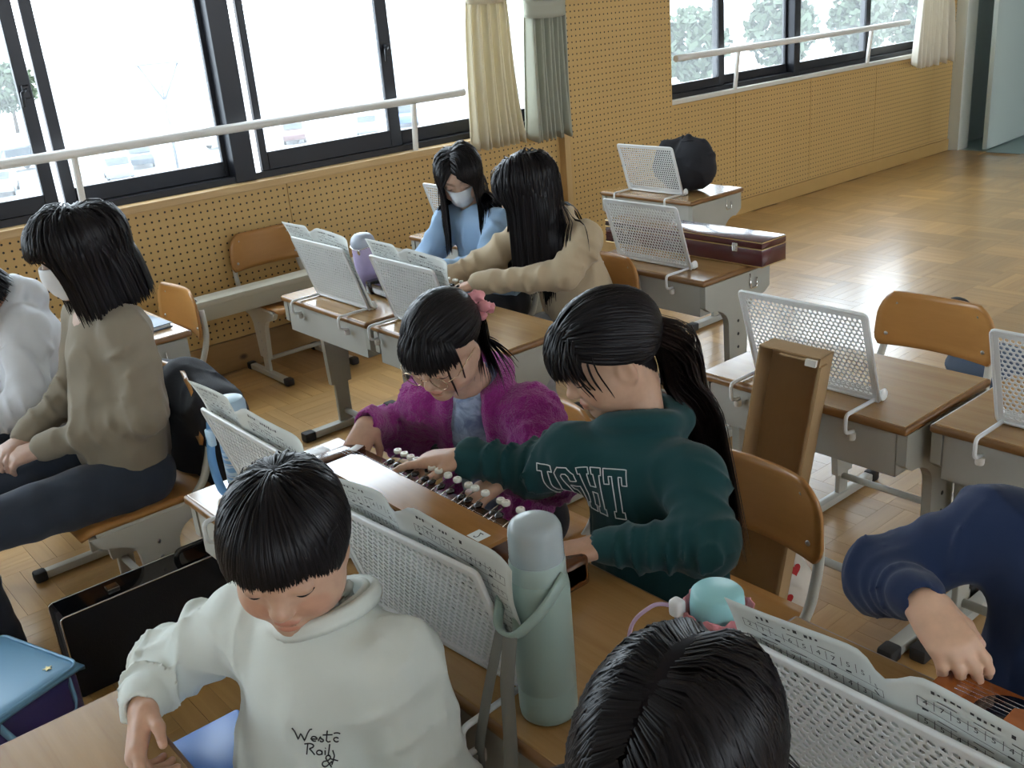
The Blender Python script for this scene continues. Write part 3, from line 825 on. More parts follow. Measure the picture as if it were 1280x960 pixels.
# ---- skin, hair and cloth materials
def skin_mat():
    t = NT('skin'); at = t.new('ShaderNodeAttribute'); at.attribute_name = 'tint'
    v = t.coord(); n = t.noise(v, 60, 3)
    hs = t.new('ShaderNodeHueSaturation'); t.link(at.outputs['Color'], hs.inputs['Color']); t.link(t.ramp(n, .3, .7, .93, 1.05), hs.inputs['Value'])
    bw = t.new('ShaderNodeRGBToBW'); t.link(at.outputs['Color'], bw.inputs[0])
    t.set(color=hs.outputs[0], rough=.48, sss=t.ramp(bw.outputs[0], .02, .12, 0, .12), spec=t.ramp(bw.outputs[0], .02, .12, .03, .45)); t.bsdf.inputs['Subsurface Radius'].default_value = (.01, .004, .002)
    t.bump(t.noise(v, 700, 2), .06, .0006); return t.m
M_SKIN = skin_mat()
def hair_mat(name, col, tip=None):
    t = NT(name); ge = t.new('ShaderNodeNewGeometry')
    c = t.mix(ge.outputs['Random Per Island'], tuple(x*.55 for x in col), tuple(x*1.6 for x in col))
    t.set(color=c, rough=.34, spec=.15); return t.m
M_HAIR = hair_mat('black_hair', (.0085, .0075, .0085)); M_HAIRB = hair_mat('dark_brown_hair', (.015, .0095, .008))
def cloth_mat(name, col, var=.08, bump=.25, bscale=900, rough=.9, sheen=.15, vscale=9):
    t = NT(name); v = t.coord(); n = t.noise(v, vscale, 4); w = t.noise(v, bscale, 2)
    t.set(color=t.mix(n, tuple(c*(1-var) for c in col), tuple(min(1, c*(1+var)) for c in col)), rough=rough, sheen=sheen, sheenr=.5, spec=.2)
    t.bump(w, bump, .0012); return t.m

def head_frame(c, yaw_deg, pitch_deg, roll_deg=0):
    a, p, r = map(math.radians, (yaw_deg, pitch_deg, roll_deg))
    fh = A3((math.cos(a), math.sin(a), 0)); up = A3((0, 0, 1)); f = fh*math.cos(p)-up*math.sin(p); u = up*math.cos(p)+fh*math.sin(p)
    x = np.cross(f, u); x2 = x*math.cos(r)+u*math.sin(r); u2 = -x*math.sin(r)+u*math.cos(r)
    return A3(c), np.stack([x2, f, u2])          # rows: right, forward, up
def head_prims(F, hf, s=1.0, mouth=0.0, chub=1.0):
    c, A = hf; W = lambda p: c+(A3(p)*s)@A
    E = lambda p, r, k=.02, sub=False, ax=None: F.ell(W(p), A3(r)*s, A if ax is None else ax, k*s, sub)
    E((0, -.014, .026), (.070, .088, .076)); E((0, .022, -.032), (.056*chub, .062, .070), .035)
    for e in (-1, 1):
        E((e*.036, .045, -.046), (.029*chub, .030, .031), .024)           # cheeks
        E((e*.047, .008, -.052), (.020, .032, .034), .03)                 # jaw
    E((0, .066, -.088), (.022, .018, .017), .025)                          # chin
    E((0, .070, .030), (.042, .018, .022), .03)                            # brow
    for e in (-1, 1): E((e*.031, .094, .002), (.017, .014, .010), .014, True)   # sockets
    for e in (-1, 1): E((e*.031, .0748, -.0015), (.0150, .0095, .0090), .007)   # lowered lids
    F.cone(W((0, .078, .000)), W((0, .0930, -.028)), .006*s, .0085*s, .016*s)
    E((0, .0950, -.0305), (.0098, .0080, .0072), .009)
    for e in (-1, 1): E((e*.0105, .0880, -.0340), (.0062, .0070, .0052), .006)
    for e in (-1, 1): E((e*.0055, .0935, -.0395), (.0030, .004, .0026), .002, True)
    E((0, .0835, -.0575), (.0175, .0080, .0048), .007); E((0, .0820, -.0660-mouth*.004), (.0150, .0085, .0056), .007)
    E((0, .0935, -.0618-mouth*.002), (.0150, .0075, .0010+mouth*.0020), .002, True)
    for e in (-1, 1):
        t = math.radians(12*e); ex = np.stack([A[0]*math.cos(t)+A[1]*math.sin(t), -A[0]*math.sin(t)+A[1]*math.cos(t), A[2]])
        E((e*.0695, -.004, -.018), (.0085, .018, .029), .008, False, ex); E((e*.0790, .001, -.015), (.006, .010, .017), .005, True, ex)
    return F
def hand_prims(F, w, d, n, right, L=.150, curls=None, thumb=(.55, .75, .25), spread=1.0):
    """w wrist, d finger direction, n palm normal"""
    w = A3(w); d = unit(d); n = A3(n); n = unit(n-d*(n@d)); s = np.cross(d, n)*(1 if right else -1)
    curls = curls or [(25, 35, 20)]*4
    tips = []
    for i in range(4):
        kb = w+d*L*(.50, .525, .50, .45)[i]+s*L*(.155, .052, -.050, -.145)[i]
        F.cone(w+d*L*.03+s*L*(.09, .03, -.03, -.08)[i], kb, .072*L, .066*L, .012)
        dd = unit(d+s*(.10, .03, -.05, -.14)[i]*spread); p = kb; ln = L*(.43, .47, .43, .34)[i]; ang = 0
        for j, (fr, r0, r1) in enumerate(((.46, .060, .053), (.30, .053, .047), (.24, .046, .036))):
            ang += math.radians(curls[i][j]); v = dd*math.cos(ang)+n*math.sin(ang); q = p+v*ln*fr
            F.cone(p, q, r0*L, r1*L, .004); p = q
        tips.append((p, v))
    F.ell(w+d*L*.30+n*L*.02, (L*.19, L*.30, L*.075), np.stack([s, d, n]), .014)
    tb = w+d*L*.12+s*L*.15+n*L*.05; v = unit(d*thumb[0]+s*thumb[1]+n*thumb[2]); q = tb+v*L*.26
    F.cone(w+d*L*.10+s*L*.05, tb, .075*L, .078*L, .014); F.cone(tb, q, .078*L, .062*L, .008)
    v2 = unit(v+d*.35-s*.25); q2 = q+v2*L*.19; F.cone(q, q2, .060*L, .044*L, .004); tips.append((q2, v2))
    return tips

def person(name, label, P):
    """P holds the pose in metres; returns the Empty that parents body, clothes and hair"""
    root = empty(name, (P['pel'][0], P['pel'][1], 0), 0, label, 'person')
    inv = Matrix.Translation((-P['pel'][0], -P['pel'][1], 0)); org = A3((P['pel'][0], P['pel'][1], 0))
    def add(nm, V, Q, mat, smooth=True):
        return obj(nm, npmesh(nm, V-org, Q, smooth), mat, root)
    pel, neck = A3(P['pel']), A3(P['neck']); shR, shL = A3(P['shR']), A3(P['shL'])
    up = unit(neck-pel); side = shR-shL; side = unit(side-up*(side@up)); fwd = np.cross(up, side); AX = np.stack([side, fwd, up])
    hf = head_frame(*P['head']); hs = P.get('hs', 1.0); hc, HA = hf
    g = P.get('girth', 1.0)
    # ---------------- body: head and neck fine, hands fine, the rest coarse, one mesh
    Vs, Qs, n0 = [], [], 0; cols = []
    skin = A3(P.get('skin', (.60, .385, .275)))
    F = Field(); head_prims(F, hf, hs, P.get('mouth', 0)); nk = hc+(A3((0, -.022, -.06))*hs)@HA
    F.cone(nk, neck-up*.03, .047*hs, .052*hs, .02); F.plane(neck-up*.05, -up)
    V, Q = F.mesh(P.get('hh', .003), 1)
    L = (V-hc)@HA.T/hs; C = np.tile(skin, (len(V), 1))
    def blob(p, r, col, a):
        nonlocal C
        w = np.clip(1.25-np.sqrt((((L-A3(p))/A3(r))**2).sum(1)), 0, .25)*4*a; C = C*(1-w[:, None])+w[:, None]*A3(col)
    lip = skin*A3((.92, .62, .60))
    for e in (-1, 1): blob((e*.036, .065, -.040), (.022, .03, .018), skin*A3((1.0, .80, .76)), .55)
    blob((0, .10, -.031), (.011, .012, .008), skin*A3((1.0, .86, .82)), .5)
    blob((0, .092, -.0580), (.019, .014, .0050), lip, .9); blob((0, .092, -.0665-P.get('mouth', 0)*.004), (.0165, .014, .0056), lip, .9)
    blob((0, .088, -.0618), (.017, .010, .0016), skin*.25, .9 if P.get('mouth', 0) else .5)
    for e in (-1, 1):
        for q in range(5): blob((e*(.019+q*.0065), .085-q*.003, .0225+.003*math.sin(q/4*PI)), (.0052, .02, .0026), (.06, .042, .036), .35)
    sc = P.get('scalp', None)
    hl = (L[:, 2] > .058-.72*np.maximum(0, .055-L[:, 1])-1.3*np.maximum(0, -.012-L[:, 1])) & (np.abs(L[:, 0]) < .2)
    ear = (np.abs(L[:, 0]) > .066) & (L[:, 2] < .02) & (L[:, 2] > -.055) & (L[:, 1] > -.03)
    hl &= ~ear; hl &= L[:, 2] > -.075
    C[hl] = (.012, .010, .011)
    Vs.append(V); Qs.append(Q); cols.append(C); n0 = len(V)
    nails = []
    for sd in ('R', 'L'):
        if P.get('hand'+sd) is None: continue
        el, wr = A3(P['el'+sd]), A3(P['wr'+sd]); H = P['hand'+sd]; F = Field(); fl = unit(wr-el)
        F.cone(wr-fl*.07, wr+unit(H['d'])*.004, .030*g, .0225*g, .01, flat=(unit(A3(H['n'])), .82))
        tips = hand_prims(F, wr, H['d'], H['n'], sd == 'R', H.get('L', .148), H.get('curls'), H.get('thumb', (.55, .75, .25)), H.get('spread', 1.0))
        V, Q = F.mesh(P.get('hh2', .0026), 1); C = np.tile(skin*A3((1.02, .97, .95)), (len(V), 1))
        nn = unit(A3(H['n']))
        for tp, tv in tips:
            bk = unit(-nn-tv*((-nn)@tv)); ctr = tp+bk*.0045; D = V-ctr; w = np.clip(1.3-np.sqrt((D*D).sum(1))/.0052, 0, .3)/.3
            C = C*(1-.5*w[:, None])+.5*w[:, None]*A3((.80, .58, .50)); w = np.clip(1.4-np.sqrt(((V-tp)**2).sum(1))/.010, 0, .4)/.4*.3; C = C*(1-w[:, None])+w[:, None]*skin*A3((1, .74, .68))
        Vs.append(V); Qs.append(Q+n0); cols.append(C); n0 += len(V)
    F = Field()
    F.cone(pel, neck-up*.06, .085*g, .075*g, .04); F.cone(shR, shL, .035, .035, .04)
    for sd in ('R', 'L'):
        if P.get('el'+sd) is not None: F.chain([P['sh'+sd], P['el'+sd], A3(P['wr'+sd])-unit(A3(P['wr'+sd])-A3(P['el'+sd]))*.03], [.034, .030, .023], .02)
    knees = P.get('knees'); ank = P.get('ankles')
    for i, e in enumerate((1, -1)):
        hip = pel+side*e*.075; F.chain([hip, knees[i], ank[i]], [.055, .042, .030], .03)
    V, Q = F.mesh(.012, 0); Vs.append(V); Qs.append(Q+n0); cols.append(np.tile(skin, (len(V), 1)))
    b = add('body', np.concatenate(Vs), np.concatenate(Qs), M_SKIN)
    ca = b.data.color_attributes.new('tint', 'FLOAT_COLOR', 'POINT'); cc = np.concatenate(cols); ca.data.foreach_set('color', np.concatenate([cc, np.ones((len(cc), 1))], 1).astype(np.float32).ravel())
    # lashes
    bm = bmesh.new()
    for e in (-1, 1):
        pts = []
        for q in range(9):
            u = q/8; x = e*(.017+.029*u); y = .0822-.0085*(2*u-1)**2-.004*u; z = -.0060-.0030*math.sin(PI*u)
            pts.append(hc+(A3((x, y+.0012, z))*hs)@HA-org)
        tube(bm, [Vector(p) for p in pts], [.0005, .0011, .0015, .0017, .0018, .0018, .0017, .0015, .0008], 5)
    obj('eyelashes', bm, M_HAIR, root)
    # ---------------- top
    T = P['top']; F = Field(); th = T.get('loose', .012)
    hgt = np.linalg.norm(neck-pel); mid = lambda t: pel+(neck-pel)*t
    bk = T.get('lean', 0)
    F.cone(mid(.0), mid(.70), (.108+th)*g, (.104+th)*g, .05, flat=(fwd, T.get('flat', .74))); F.ell(mid(.30)+fwd*.012, ((.106+th)*g, (.088+th)*g, hgt*.36), AX, .06)
    F.cone(shR, shL, .044+th*.6, .044+th*.6, .05); F.cone(neck-up*.02, mid(.75), .055, .085, .05)
    am, cn = T.get('fold', (.004, 5))
    for sd, phz in (('R', .4), ('L', 2.1)):
        if P.get('el'+sd) is None: continue
        s_, e_, w_ = A3(P['sh'+sd]), A3(P['el'+sd]), A3(P['wr'+sd]); u = unit(w_-e_); ar = T.get('arm', 1.0)
        F.cone(s_, e_, (.046+th)*ar, (.038+th)*ar, .035, fold=(am, cn*.7, phz)); F.cone(e_, w_-u*.022, (.038+th)*ar, (.029+th*.62)*ar, .03, fold=(am*1.25, cn, phz+1))
        if T.get('cuff', True): F.cone(w_-u*.034, w_-u*.001, .0265+th*.30, .0255+th*.25, .006)
        else: F.cone(w_-u*.03, w_+u*.004, .029+th*.75, .030+th*.6, .01)
        if H_ := P.get('hand'+sd): F.cone(w_+u*.006, w_+u*.07, .0195, .024, .003, sub=True)
    F.cone(neck-up*.005, mid(.74), T.get('cr', .060)+.006, .105*g, .03, flat=(fwd, .85))
    nup = unit(nk-neck)
    if T.get('collar') == 'hood': F.cone(neck-up*.01, neck+nup*.028, T.get('cr', .060)+.006, T.get('cr', .060)+.004, .02)
    cr = T.get('cr', .060)
    if T.get('collar') in ('crew', 'hood'):
        F.cone(neck+nup*(.028 if T['collar'] == 'crew' else .056), neck+nup*.12, cr, cr*1.15, .008, sub=True)
        F.torus(neck+nup*(.012 if T['collar'] == 'crew' else .016)-fwd*.002, nup, cr+.001, .0075, .006)
        if T['collar'] == 'hood':
            F.torus(neck+nup*.016-fwd*.008, unit(nup-fwd*.12), cr+.010, .021, .012); F.ell(neck-fwd*.075+nup*.002, (.085, .042, .05), AX, .03)
            F.cone(neck+nup*.062-fwd*.004, neck+nup*.13, cr-.010, cr, .01, sub=True)
    elif T.get('collar') == 'shirt':
        F.cone(neck+nup*.0, neck+nup*.12, cr-.006, cr, .006, sub=True); F.torus(neck+nup*.02-fwd*.004, unit(nup-fwd*.1), cr-.004, .009, .01); F.torus(neck+nup*.006-fwd*.004, nup, cr+.006, .009, .008)
    elif T.get('collar') == 'open':
        F.cone(neck+nup*.0, neck+nup*.12, cr, cr*1.2, .008, sub=True)
        F.torus(neck+nup*.012-fwd*.012, unit(nup-fwd*.15), cr+.012, .020, .012)
        # open front: a wedge between the two fronts
        fr = mid(.62)+fwd*(.10+th)*g; F.cone(neck+fwd*.085+up*.03, mid(.25)+fwd*(.135+th)*g, .052, .060, .01, sub=True)
        for e in (-1, 1): F.cone(neck+fwd*.060+side*e*.052-up*.01, mid(.30)+fwd*(.100+th)*g+side*e*.072, .016, .016, .012)
    F.disp = T['disp'] if T.get('disp') else wrinkle(T.get('seed', 1), T.get('wr', .0042), T.get('wf', 58), AX)
    base_ = F.disp; quiet = [(neck, .075, .07)]+[(A3(P['wr'+q]), .02, .07) for q in ('R', 'L') if P.get('el'+q) is not None]
    def calm(X):
        w = 1.0
        for c_, r0, r1 in quiet: w = w*np.clip((np.sqrt(((X-c_)**2).sum(1))-r0)/r1, .12, 1)
        return base_(X)*w
    F.disp = calm
    V, Q = F.mesh(T.get('h', .006), T.get('sm', 2)); top = add(T.get('name', 'sweatshirt'), V, Q, T['mat'])
    if T.get('band'):
        bm = bmesh.new(); nb = 72; R0 = cr+.002; e1 = unit(side-nup*(side@nup)); e2 = np.cross(nup, e1); ctr = neck+nup*.010+A3(T['band']); rows = []
        for rr, zz in ((.006, -.013), (.0095, -.004), (.008, .007), (.002, .0125), (-.0035, .008), (-.004, -.008)):
            rows.append([bm.verts.new(Vector(ctr-org+(e1*math.cos(2*PI*k/nb)*1.04+e2*math.sin(2*PI*k/nb))*(R0+rr+.0006*math.cos(k*PI))+nup*zz)) for k in range(nb)])
        for q in range(len(rows)):
            a, b_ = rows[q], rows[(q+1) % len(rows)]
            for k in range(nb):
                f = bm.faces.new((a[k], a[(k+1) % nb], b_[(k+1) % nb], b_[k])); f.smooth = True
        bmesh.ops.recalc_face_normals(bm, faces=bm.faces[:]); obj('neckband', bm, T['mat'], root)
    if T.get('inner'):
        F = Field(); q = T.get('inn', (.070, .074)); F.ell(mid(.66), (.10*g, q[0]*g, hgt*.40), AX, .03); F.ell(mid(.32), (.10*g, q[1]*g, hgt*.40), AX, .06); F.cone(neck-up*.01, mid(.8), .056, .065, .04)
        F.cone(neck+nup*.045, neck+nup*.12, .050, .06, .006, sub=True); F.torus(neck+nup*.022, nup, .053, .006, .006); F.disp = wrinkle(5, .003, 70)
        V, Q = F.mesh(.006, 2); add('undershirt', V, Q, T['inner'])
    # ---------------- trousers and shoes
    B = P['bottom']; F = Field(); lo = B.get('loose', .014)
    F.ell(pel+up*.0-fwd*.01, (.125*g, .105*g, .085), AX, .04)
    for i, e in enumerate((1, -1)):
        hip = pel+side*e*.075; F.cone(hip, knees[i], .070*g+lo, .052+lo, .04, fold=(.0035, 4, 1.3+i)); kd = unit(A3(ank[i])-A3(knees[i]))
        F.cone(knees[i], A3(ank[i])-kd*.02, .050+lo, .040+lo, .03, fold=(.0035, 5, .5+i))
    F.disp = wrinkle(8, .0035, 60); V, Q = F.mesh(B.get('h', .009), 2); add(B.get('name', 'trousers'), V, Q, B['mat'])
    for i in range(2):
        a = A3(ank[i]); fd = unit(A3((fwd[0], fwd[1], 0))); F = Field(); sx = np.cross(fd, (0, 0, 1))
        c0 = A3((a[0], a[1], .0)); F.ell(c0+fd*.045+A3((0, 0, .032)), (.040, .105, .040), np.stack([sx, fd, A3((0, 0, 1))]), .02); F.cone(c0+A3((0, 0, .06)), a+A3((0, 0, .01)), .036, .034, .03)
        F.plane(c0+A3((0, 0, .003)), (0, 0, -1)); V, Q = F.mesh(.009, 1); add('shoe', V, Q, M_SHOE)
    return root, hf, hs, org, top, AX, (pel, neck)
M_SHOE = plain('indoor_shoe', (.62, .62, .60), .5)
M_LEGD = cloth_mat('dark_trousers', (.022, .024, .032), rough=.9)

# ---------------- hair as ribbons that fall, comb and collide
def hair(root, org, hf, hs, mat, n, style, K=12, width=.0042, collide=(), thick=.014, seed=1, jitter=.10, name='hair'):
    r = np.random.default_rng(seed); c, A = hf; toW = lambda L: c+(L*hs)@A; toL = lambda X: (X-c)@A.T/hs
    ec = A3((0, -.0075, .025)); er = A3((.0740, .1005, .0795))
    # roots
    D = r.normal(size=(n*6, 3)); D /= np.linalg.norm(D, axis=1, keepdims=True)
    D = D[style['root'](D)][:n]; n = len(D)
    lay = r.uniform(0, 1, n)**.8*thick
    L0 = ec+D*(er-.003); d0 = style['dir'](L0, D)
    N = D/er; N /= np.linalg.norm(N, axis=1, keepdims=True)
    d0 = d0-N*(d0*N).sum(1, keepdims=True); d0 /= np.linalg.norm(d0, axis=1, keepdims=True)+1e-9
    d0 = d0+r.normal(size=d0.shape)*jitter+N*style.get('lift', .25)
    X = toW(L0); v = d0@A; v /= np.linalg.norm(v, axis=1, keepdims=True)
    ds = style.get('ds', .011); S = style['steps']; path = [X.copy()]; alive = np.ones(n, bool); end = np.zeros(n, int)
    length = style['len'](L0, r)
    grav = A3(style.get('grav', (0, 0, -1)))
    for s in range(S):
        tgt = style['pull'](toL(X), s*ds, L0) if 'pull' in style else None
        gv = grav if tgt is None else (tgt@A)
        w = style.get('gw', .22)
        v = v*(1-w)+gv*w; v /= np.linalg.norm(v, axis=1, keepdims=True)+1e-9
        X2 = X+v*ds
        L = toL(X2); rad = er+(style.get('gap', .004)+lay*np.clip(s*ds/.03, 0, 1))[:, None]; q = (L-ec)/rad; k = np.sqrt((q*q).sum(1)); ins = k < 1
        L[ins] = ec+(L[ins]-ec)/k[ins][:, None]
        ad = k > 1; fa = 1-.65*np.clip((L[:, 2]-style.get('zadh', -.04))/.07, 0, 1); L[ad] = ec+(L[ad]-ec)*((1+(k[ad]-1)*fa[ad])/k[ad])[:, None]; X2 = toW(L)
        for a, b, rr in collide:
            a, b = A3(a), A3(b); ab = b-a; t = np.clip(((X2-a)@ab)/(ab@ab), 0, 1); p = a+t[:, None]*ab; Dv = X2-p; dl = np.linalg.norm(Dv, axis=1)+1e-9; R = rr+lay*.8; m_ = dl < R
            X2[m_] = p[m_]+Dv[m_]/dl[m_][:, None]*R[m_][:, None]
        if style.get('open'):
            L = toL(X2); bangs_ = (style['open'] == 'bob') & (np.abs(L0[:, 0]) < .052) & (L0[:, 1] > .02); xo = .062*np.clip((.070-L[:, 2])/.05, 0, 1)*np.clip((L[:, 1]-.005)/.03, 0, 1); sg = np.where(L0[:, 0] > style.get('px', 0), 1.0, -1.0)
            L[:, 0] = np.where((sg*L[:, 0] < xo) & ~bangs_, L[:, 0]*.4+sg*xo*.6, L[:, 0]); X2 = toW(L)
        nv = X2-X; ln = np.linalg.norm(nv, axis=1, keepdims=True)+1e-9; v = nv/ln
        stop = style['cut'](toL(X2), X2, L0, r) | ((s+1)*ds > length)
        alive &= ~stop; X = np.where(alive[:, None], X2, X); path.append(X.copy()); end[alive] = s+1
    path = np.stack(path, 1); V, Q = [], []
    keep = end >= 2; path = path[keep]; end = end[keep]; n = len(path)
    t = np.linspace(0, 1, K)[None]*end[:, None]; i0 = np.minimum(t.astype(int), np.maximum(end-1, 0)[:, None]); fr = (t-i0)[..., None]
    ar = np.arange(n)[:, None]; C = path[ar, i0]*(1-fr)+path[ar, np.minimum(i0+1, path.shape[1]-1)]*fr
    T = np.gradient(C, axis=1); T /= np.linalg.norm(T, axis=2, keepdims=True)+1e-9
    ctr = toW(ec[None])[0]; O = C-ctr; ax = A[2]; O = O-(O@ax)[..., None]*ax*.55; O = O-T*(O*T).sum(2, keepdims=True); O /= np.linalg.norm(O, axis=2, keepdims=True)+1e-9
    Sd = np.cross(T, O); tt = np.linspace(0, 1, K); prof = np.minimum(1, .75+tt*2)*np.where(tt > .78, 1-.8*((tt-.78)/.22)**1.4, 1)
    wv = width*r.uniform(.7, 1.25, n)[:, None]*prof[None]
    a = C-Sd*wv[..., None]*.5-O*(wv*.18)[..., None]; b = C+O*(wv*.10)[..., None]; d = C+Sd*wv[..., None]*.5-O*(wv*.18)[..., None]
    V = np.stack([a, b, d], 2).reshape(-1, 3)
    base = (np.arange(n)*K*3)[:, None, None]+(np.arange(K-1)*3)[None, :, None]+np.array([0, 1])[None, None]
    base = base.ravel(); Q = np.stack([base, base+1, base+4, base+3], 1)
    return obj(name, npmesh(name, V-org, Q, True), mat, root)

# ---------------- hair styles (head-local: x right, y forward, z up)
def root_std(D):
    thr = np.where(D[:, 1] > 0, -.13+.66*D[:, 1], np.maximum(-.95, -.13+4.5*D[:, 1])); return D[:, 2] > thr
def away(Wd):
    Wd = unit(Wd)
    return lambda L0, D: D-np.outer(D@Wd, Wd)
def local_down(back=0.0):
    return lambda L, s, L0: np.tile(unit((0, back, -1)), (len(L), 1))
def style_bowl():
    def cut(L, X, L0, r):
        front = L[:, 1] > .035; z = np.where(front, .030+.012*np.clip((np.abs(L[:, 0])-.05)/.02, 0, 1)*-2.5, np.where(L[:, 1] > -.03, -.028, -.085))
        return L[:, 2] < z+r.normal(size=len(L))*.0035
    return dict(root=root_std, dir=away((.05, -.42, .90)), steps=26, len=lambda L0, r: r.uniform(.20, .27, len(L0)), cut=cut, pull=local_down(), gw=.30, lift=.05, gap=.004, zadh=-.10)
def style_bob(zend=-.17, bang=.008):
    def cut(L, X, L0, r):
        fr = (L[:, 1] > .05) & (np.abs(L0[:, 0]) < .052) & (L0[:, 1] > .02)
        return (fr & (L[:, 2] < bang+r.normal(size=len(L))*.004)) | (L[:, 2] < zend+r.normal(size=len(L))*.006)
    return dict(root=root_std, dir=away((.02, -.25, .95)), steps=34, len=lambda L0, r: r.uniform(.34, .38, len(L0)), cut=cut, pull=local_down(), gw=.32, lift=.06, gap=.005, open='bob')
def style_long(length=.42, px=0.0, zw=None, bang=False, grav=(0, 0, -1), wob=.0):
    def dr(L0, D):
        s = np.where(L0[:, 0] > px, 1.0, -1.0); return np.stack([s*(.9+0*s), -.25+0*s, -.5+0*s], 1)
    def cut(L, X, L0, r):
        c = np.zeros(len(L), bool)
        if zw is not None: c |= X[:, 2] < zw+r.normal(size=len(L))*.012
        if bang:
            fr = (L0[:, 1] > .045) & (np.abs(L0[:, 0]) < .045); c |= fr & (L[:, 2] < .012+r.normal(size=len(L))*.004)
        return c
    return dict(root=root_std, dir=dr, steps=int(length/.0125)+2, ds=.0125, len=lambda L0, r: r.uniform(length*.82, length, len(L0)), cut=cut, grav=grav, gw=.35, lift=.06, gap=.005, open=True, px=px)
def style_pulled(tie, px=0.0):
    tie = A3(tie)
    def pull(L, s, L0):
        d = tie-L; return d/(np.linalg.norm(d, axis=1, keepdims=True)+1e-9)
    def cut(L, X, L0, r): return np.linalg.norm(L-tie, axis=1) < .017
    return dict(root=root_std, dir=lambda L0, D: tie-L0, steps=24, len=lambda L0, r: np.full(len(L0), .25), cut=cut, pull=pull, gw=.5, lift=.05, gap=.004)
def style_tail(dirn, length, zw=None, grav=(0, 0, -1), spread=.965):
    dn = unit(dirn)
    return dict(root=lambda D: (D@dn) > spread, dir=lambda L0, D: np.tile(dn, (len(L0), 1)), steps=int(length/.0125), ds=.0125, lift=.7, gw=.42, gap=.004, zadh=9,
                len=lambda L0, r: r.uniform(length*.7, length, len(L0)), cut=lambda L, X, L0, r: (X[:, 2] < zw) if zw else np.zeros(len(L), bool), grav=grav)
def style_bangs(zend=.010, half=.05, ymin=.55):
    return dict(root=lambda D: (D[:, 1] > .30) & (D[:, 2] > .5) & (np.abs(D[:, 0]) < .72), dir=lambda L0, D: np.stack([L0[:, 0]*4, np.ones(len(L0)), -.3*np.ones(len(L0))], 1), steps=16,
                len=lambda L0, r: np.full(len(L0), .16), cut=lambda L, X, L0, r: L[:, 2] < zend-.25*np.maximum(0, np.abs(L[:, 0])-.04)+r.normal(size=len(L))*.004, pull=local_down(-.05), gw=.36, lift=.06, gap=.005, zadh=-.06)
def style_locks(zend=-.10, e=1):
    return dict(root=lambda D: (e*D[:, 0] > 0) & (D[:, 1] > .25) & (D[:, 1] < .75) & (D[:, 2] > .15) & (D[:, 2] < .55) & (np.abs(D[:, 0]) > .62), dir=lambda L0, D: np.tile((0, .25, -1.), (len(L0), 1)), steps=16,
                len=lambda L0, r: np.full(len(L0), .18), cut=lambda L, X, L0, r: L[:, 2] < zend+r.normal(size=len(L))*.012, pull=local_down(.05), gw=.25, lift=.05, gap=.005)

def mask(root, org, hf, hs, name='face_mask'):
    c, A = hf
    def fn(u, v):
        az = (u-.5)*2*1.22; z = -.010-.088*v
        mid_ = math.cos(az*1.25) if abs(az) < 1.25 else 0
        x = (.064-.012*v)*math.sin(az)*1.06; y = .012+(.078-.010*v)*math.cos(az)+.020*max(0, mid_)**2*math.sin(PI*min(1, .18+v*.8))
        z2 = z+.014*abs(2*u-1)**2*(.5-v)*-1.2
        return c+(A3((x, y, z2+.0012*math.sin(v*PI*7)))*hs)@A-org
    o = obj(name, grid_mesh(name, fn, 26, 16, .0012), plain('mask_fabric', (.72, .74, .76), .85), root)
    for e in (-1, 1):
        pts = [c+(A3(p)*hs)@A-org for p in ((e*.062, .035, -.022), (e*.074, .0, -.005), (e*.075, -.022, -.015), (e*.070, -.018, -.04), (e*.052, .03, -.085))]
        obj('ear_loop', tubem([Vector(p) for p in pts], .0013, 5), plain('mask_fabric', (.72, .74, .76), .85), o)
    return o

M_WHT = cloth_mat('white_sweat', (.66, .70, .655), .05); M_GRN = cloth_mat('bottle_green_sweat', (.010, .052, .056), .12); M_NAVY = cloth_mat('navy_sweat', (.015, .028, .075), .12)
M_BEIGE = cloth_mat('beige_twill', (.47, .375, .25), .06, rough=.8); M_KHAKI = cloth_mat('grey_khaki_shirt', (.25, .215, .16), .10, rough=.85); M_LBLUE = cloth_mat('light_blue_knit', (.30, .44, .62), .08)
M_HOODW = cloth_mat('white_hoodie', (.62, .64, .67), .05); M_JEAN = cloth_mat('dark_denim', (.035, .045, .065), .25, vscale=14); M_GREYC = cloth_mat('grey_pattern', (.30, .31, .33), .5, vscale=30)
def fleece():
    t = NT('purple_fleece'); v = t.coord(); n = t.noise(v, 160, 4, .7); n2 = t.noise(v, 14, 3)
    t.set(color=t.mix(t.math('ADD', t.math('MULTIPLY', n, .7), t.math('MULTIPLY', n2, .3)), (.21, .012, .145), (.60, .05, .45)), rough=.95, sheen=.5, sheenr=.4, spec=.1)
    t.bump(n, 1.0, .010); return t.m
M_FLEECE = fleece()
def tiedye():
    t = NT('tie_dye_blue'); v = t.coord(); n = t.ramp(t.noise(v, 26, 3, .6, .6), .42, .62)
    t.set(color=t.mix(n, (.40, .50, .66), (.17, .22, .36)), rough=.9); return t.m

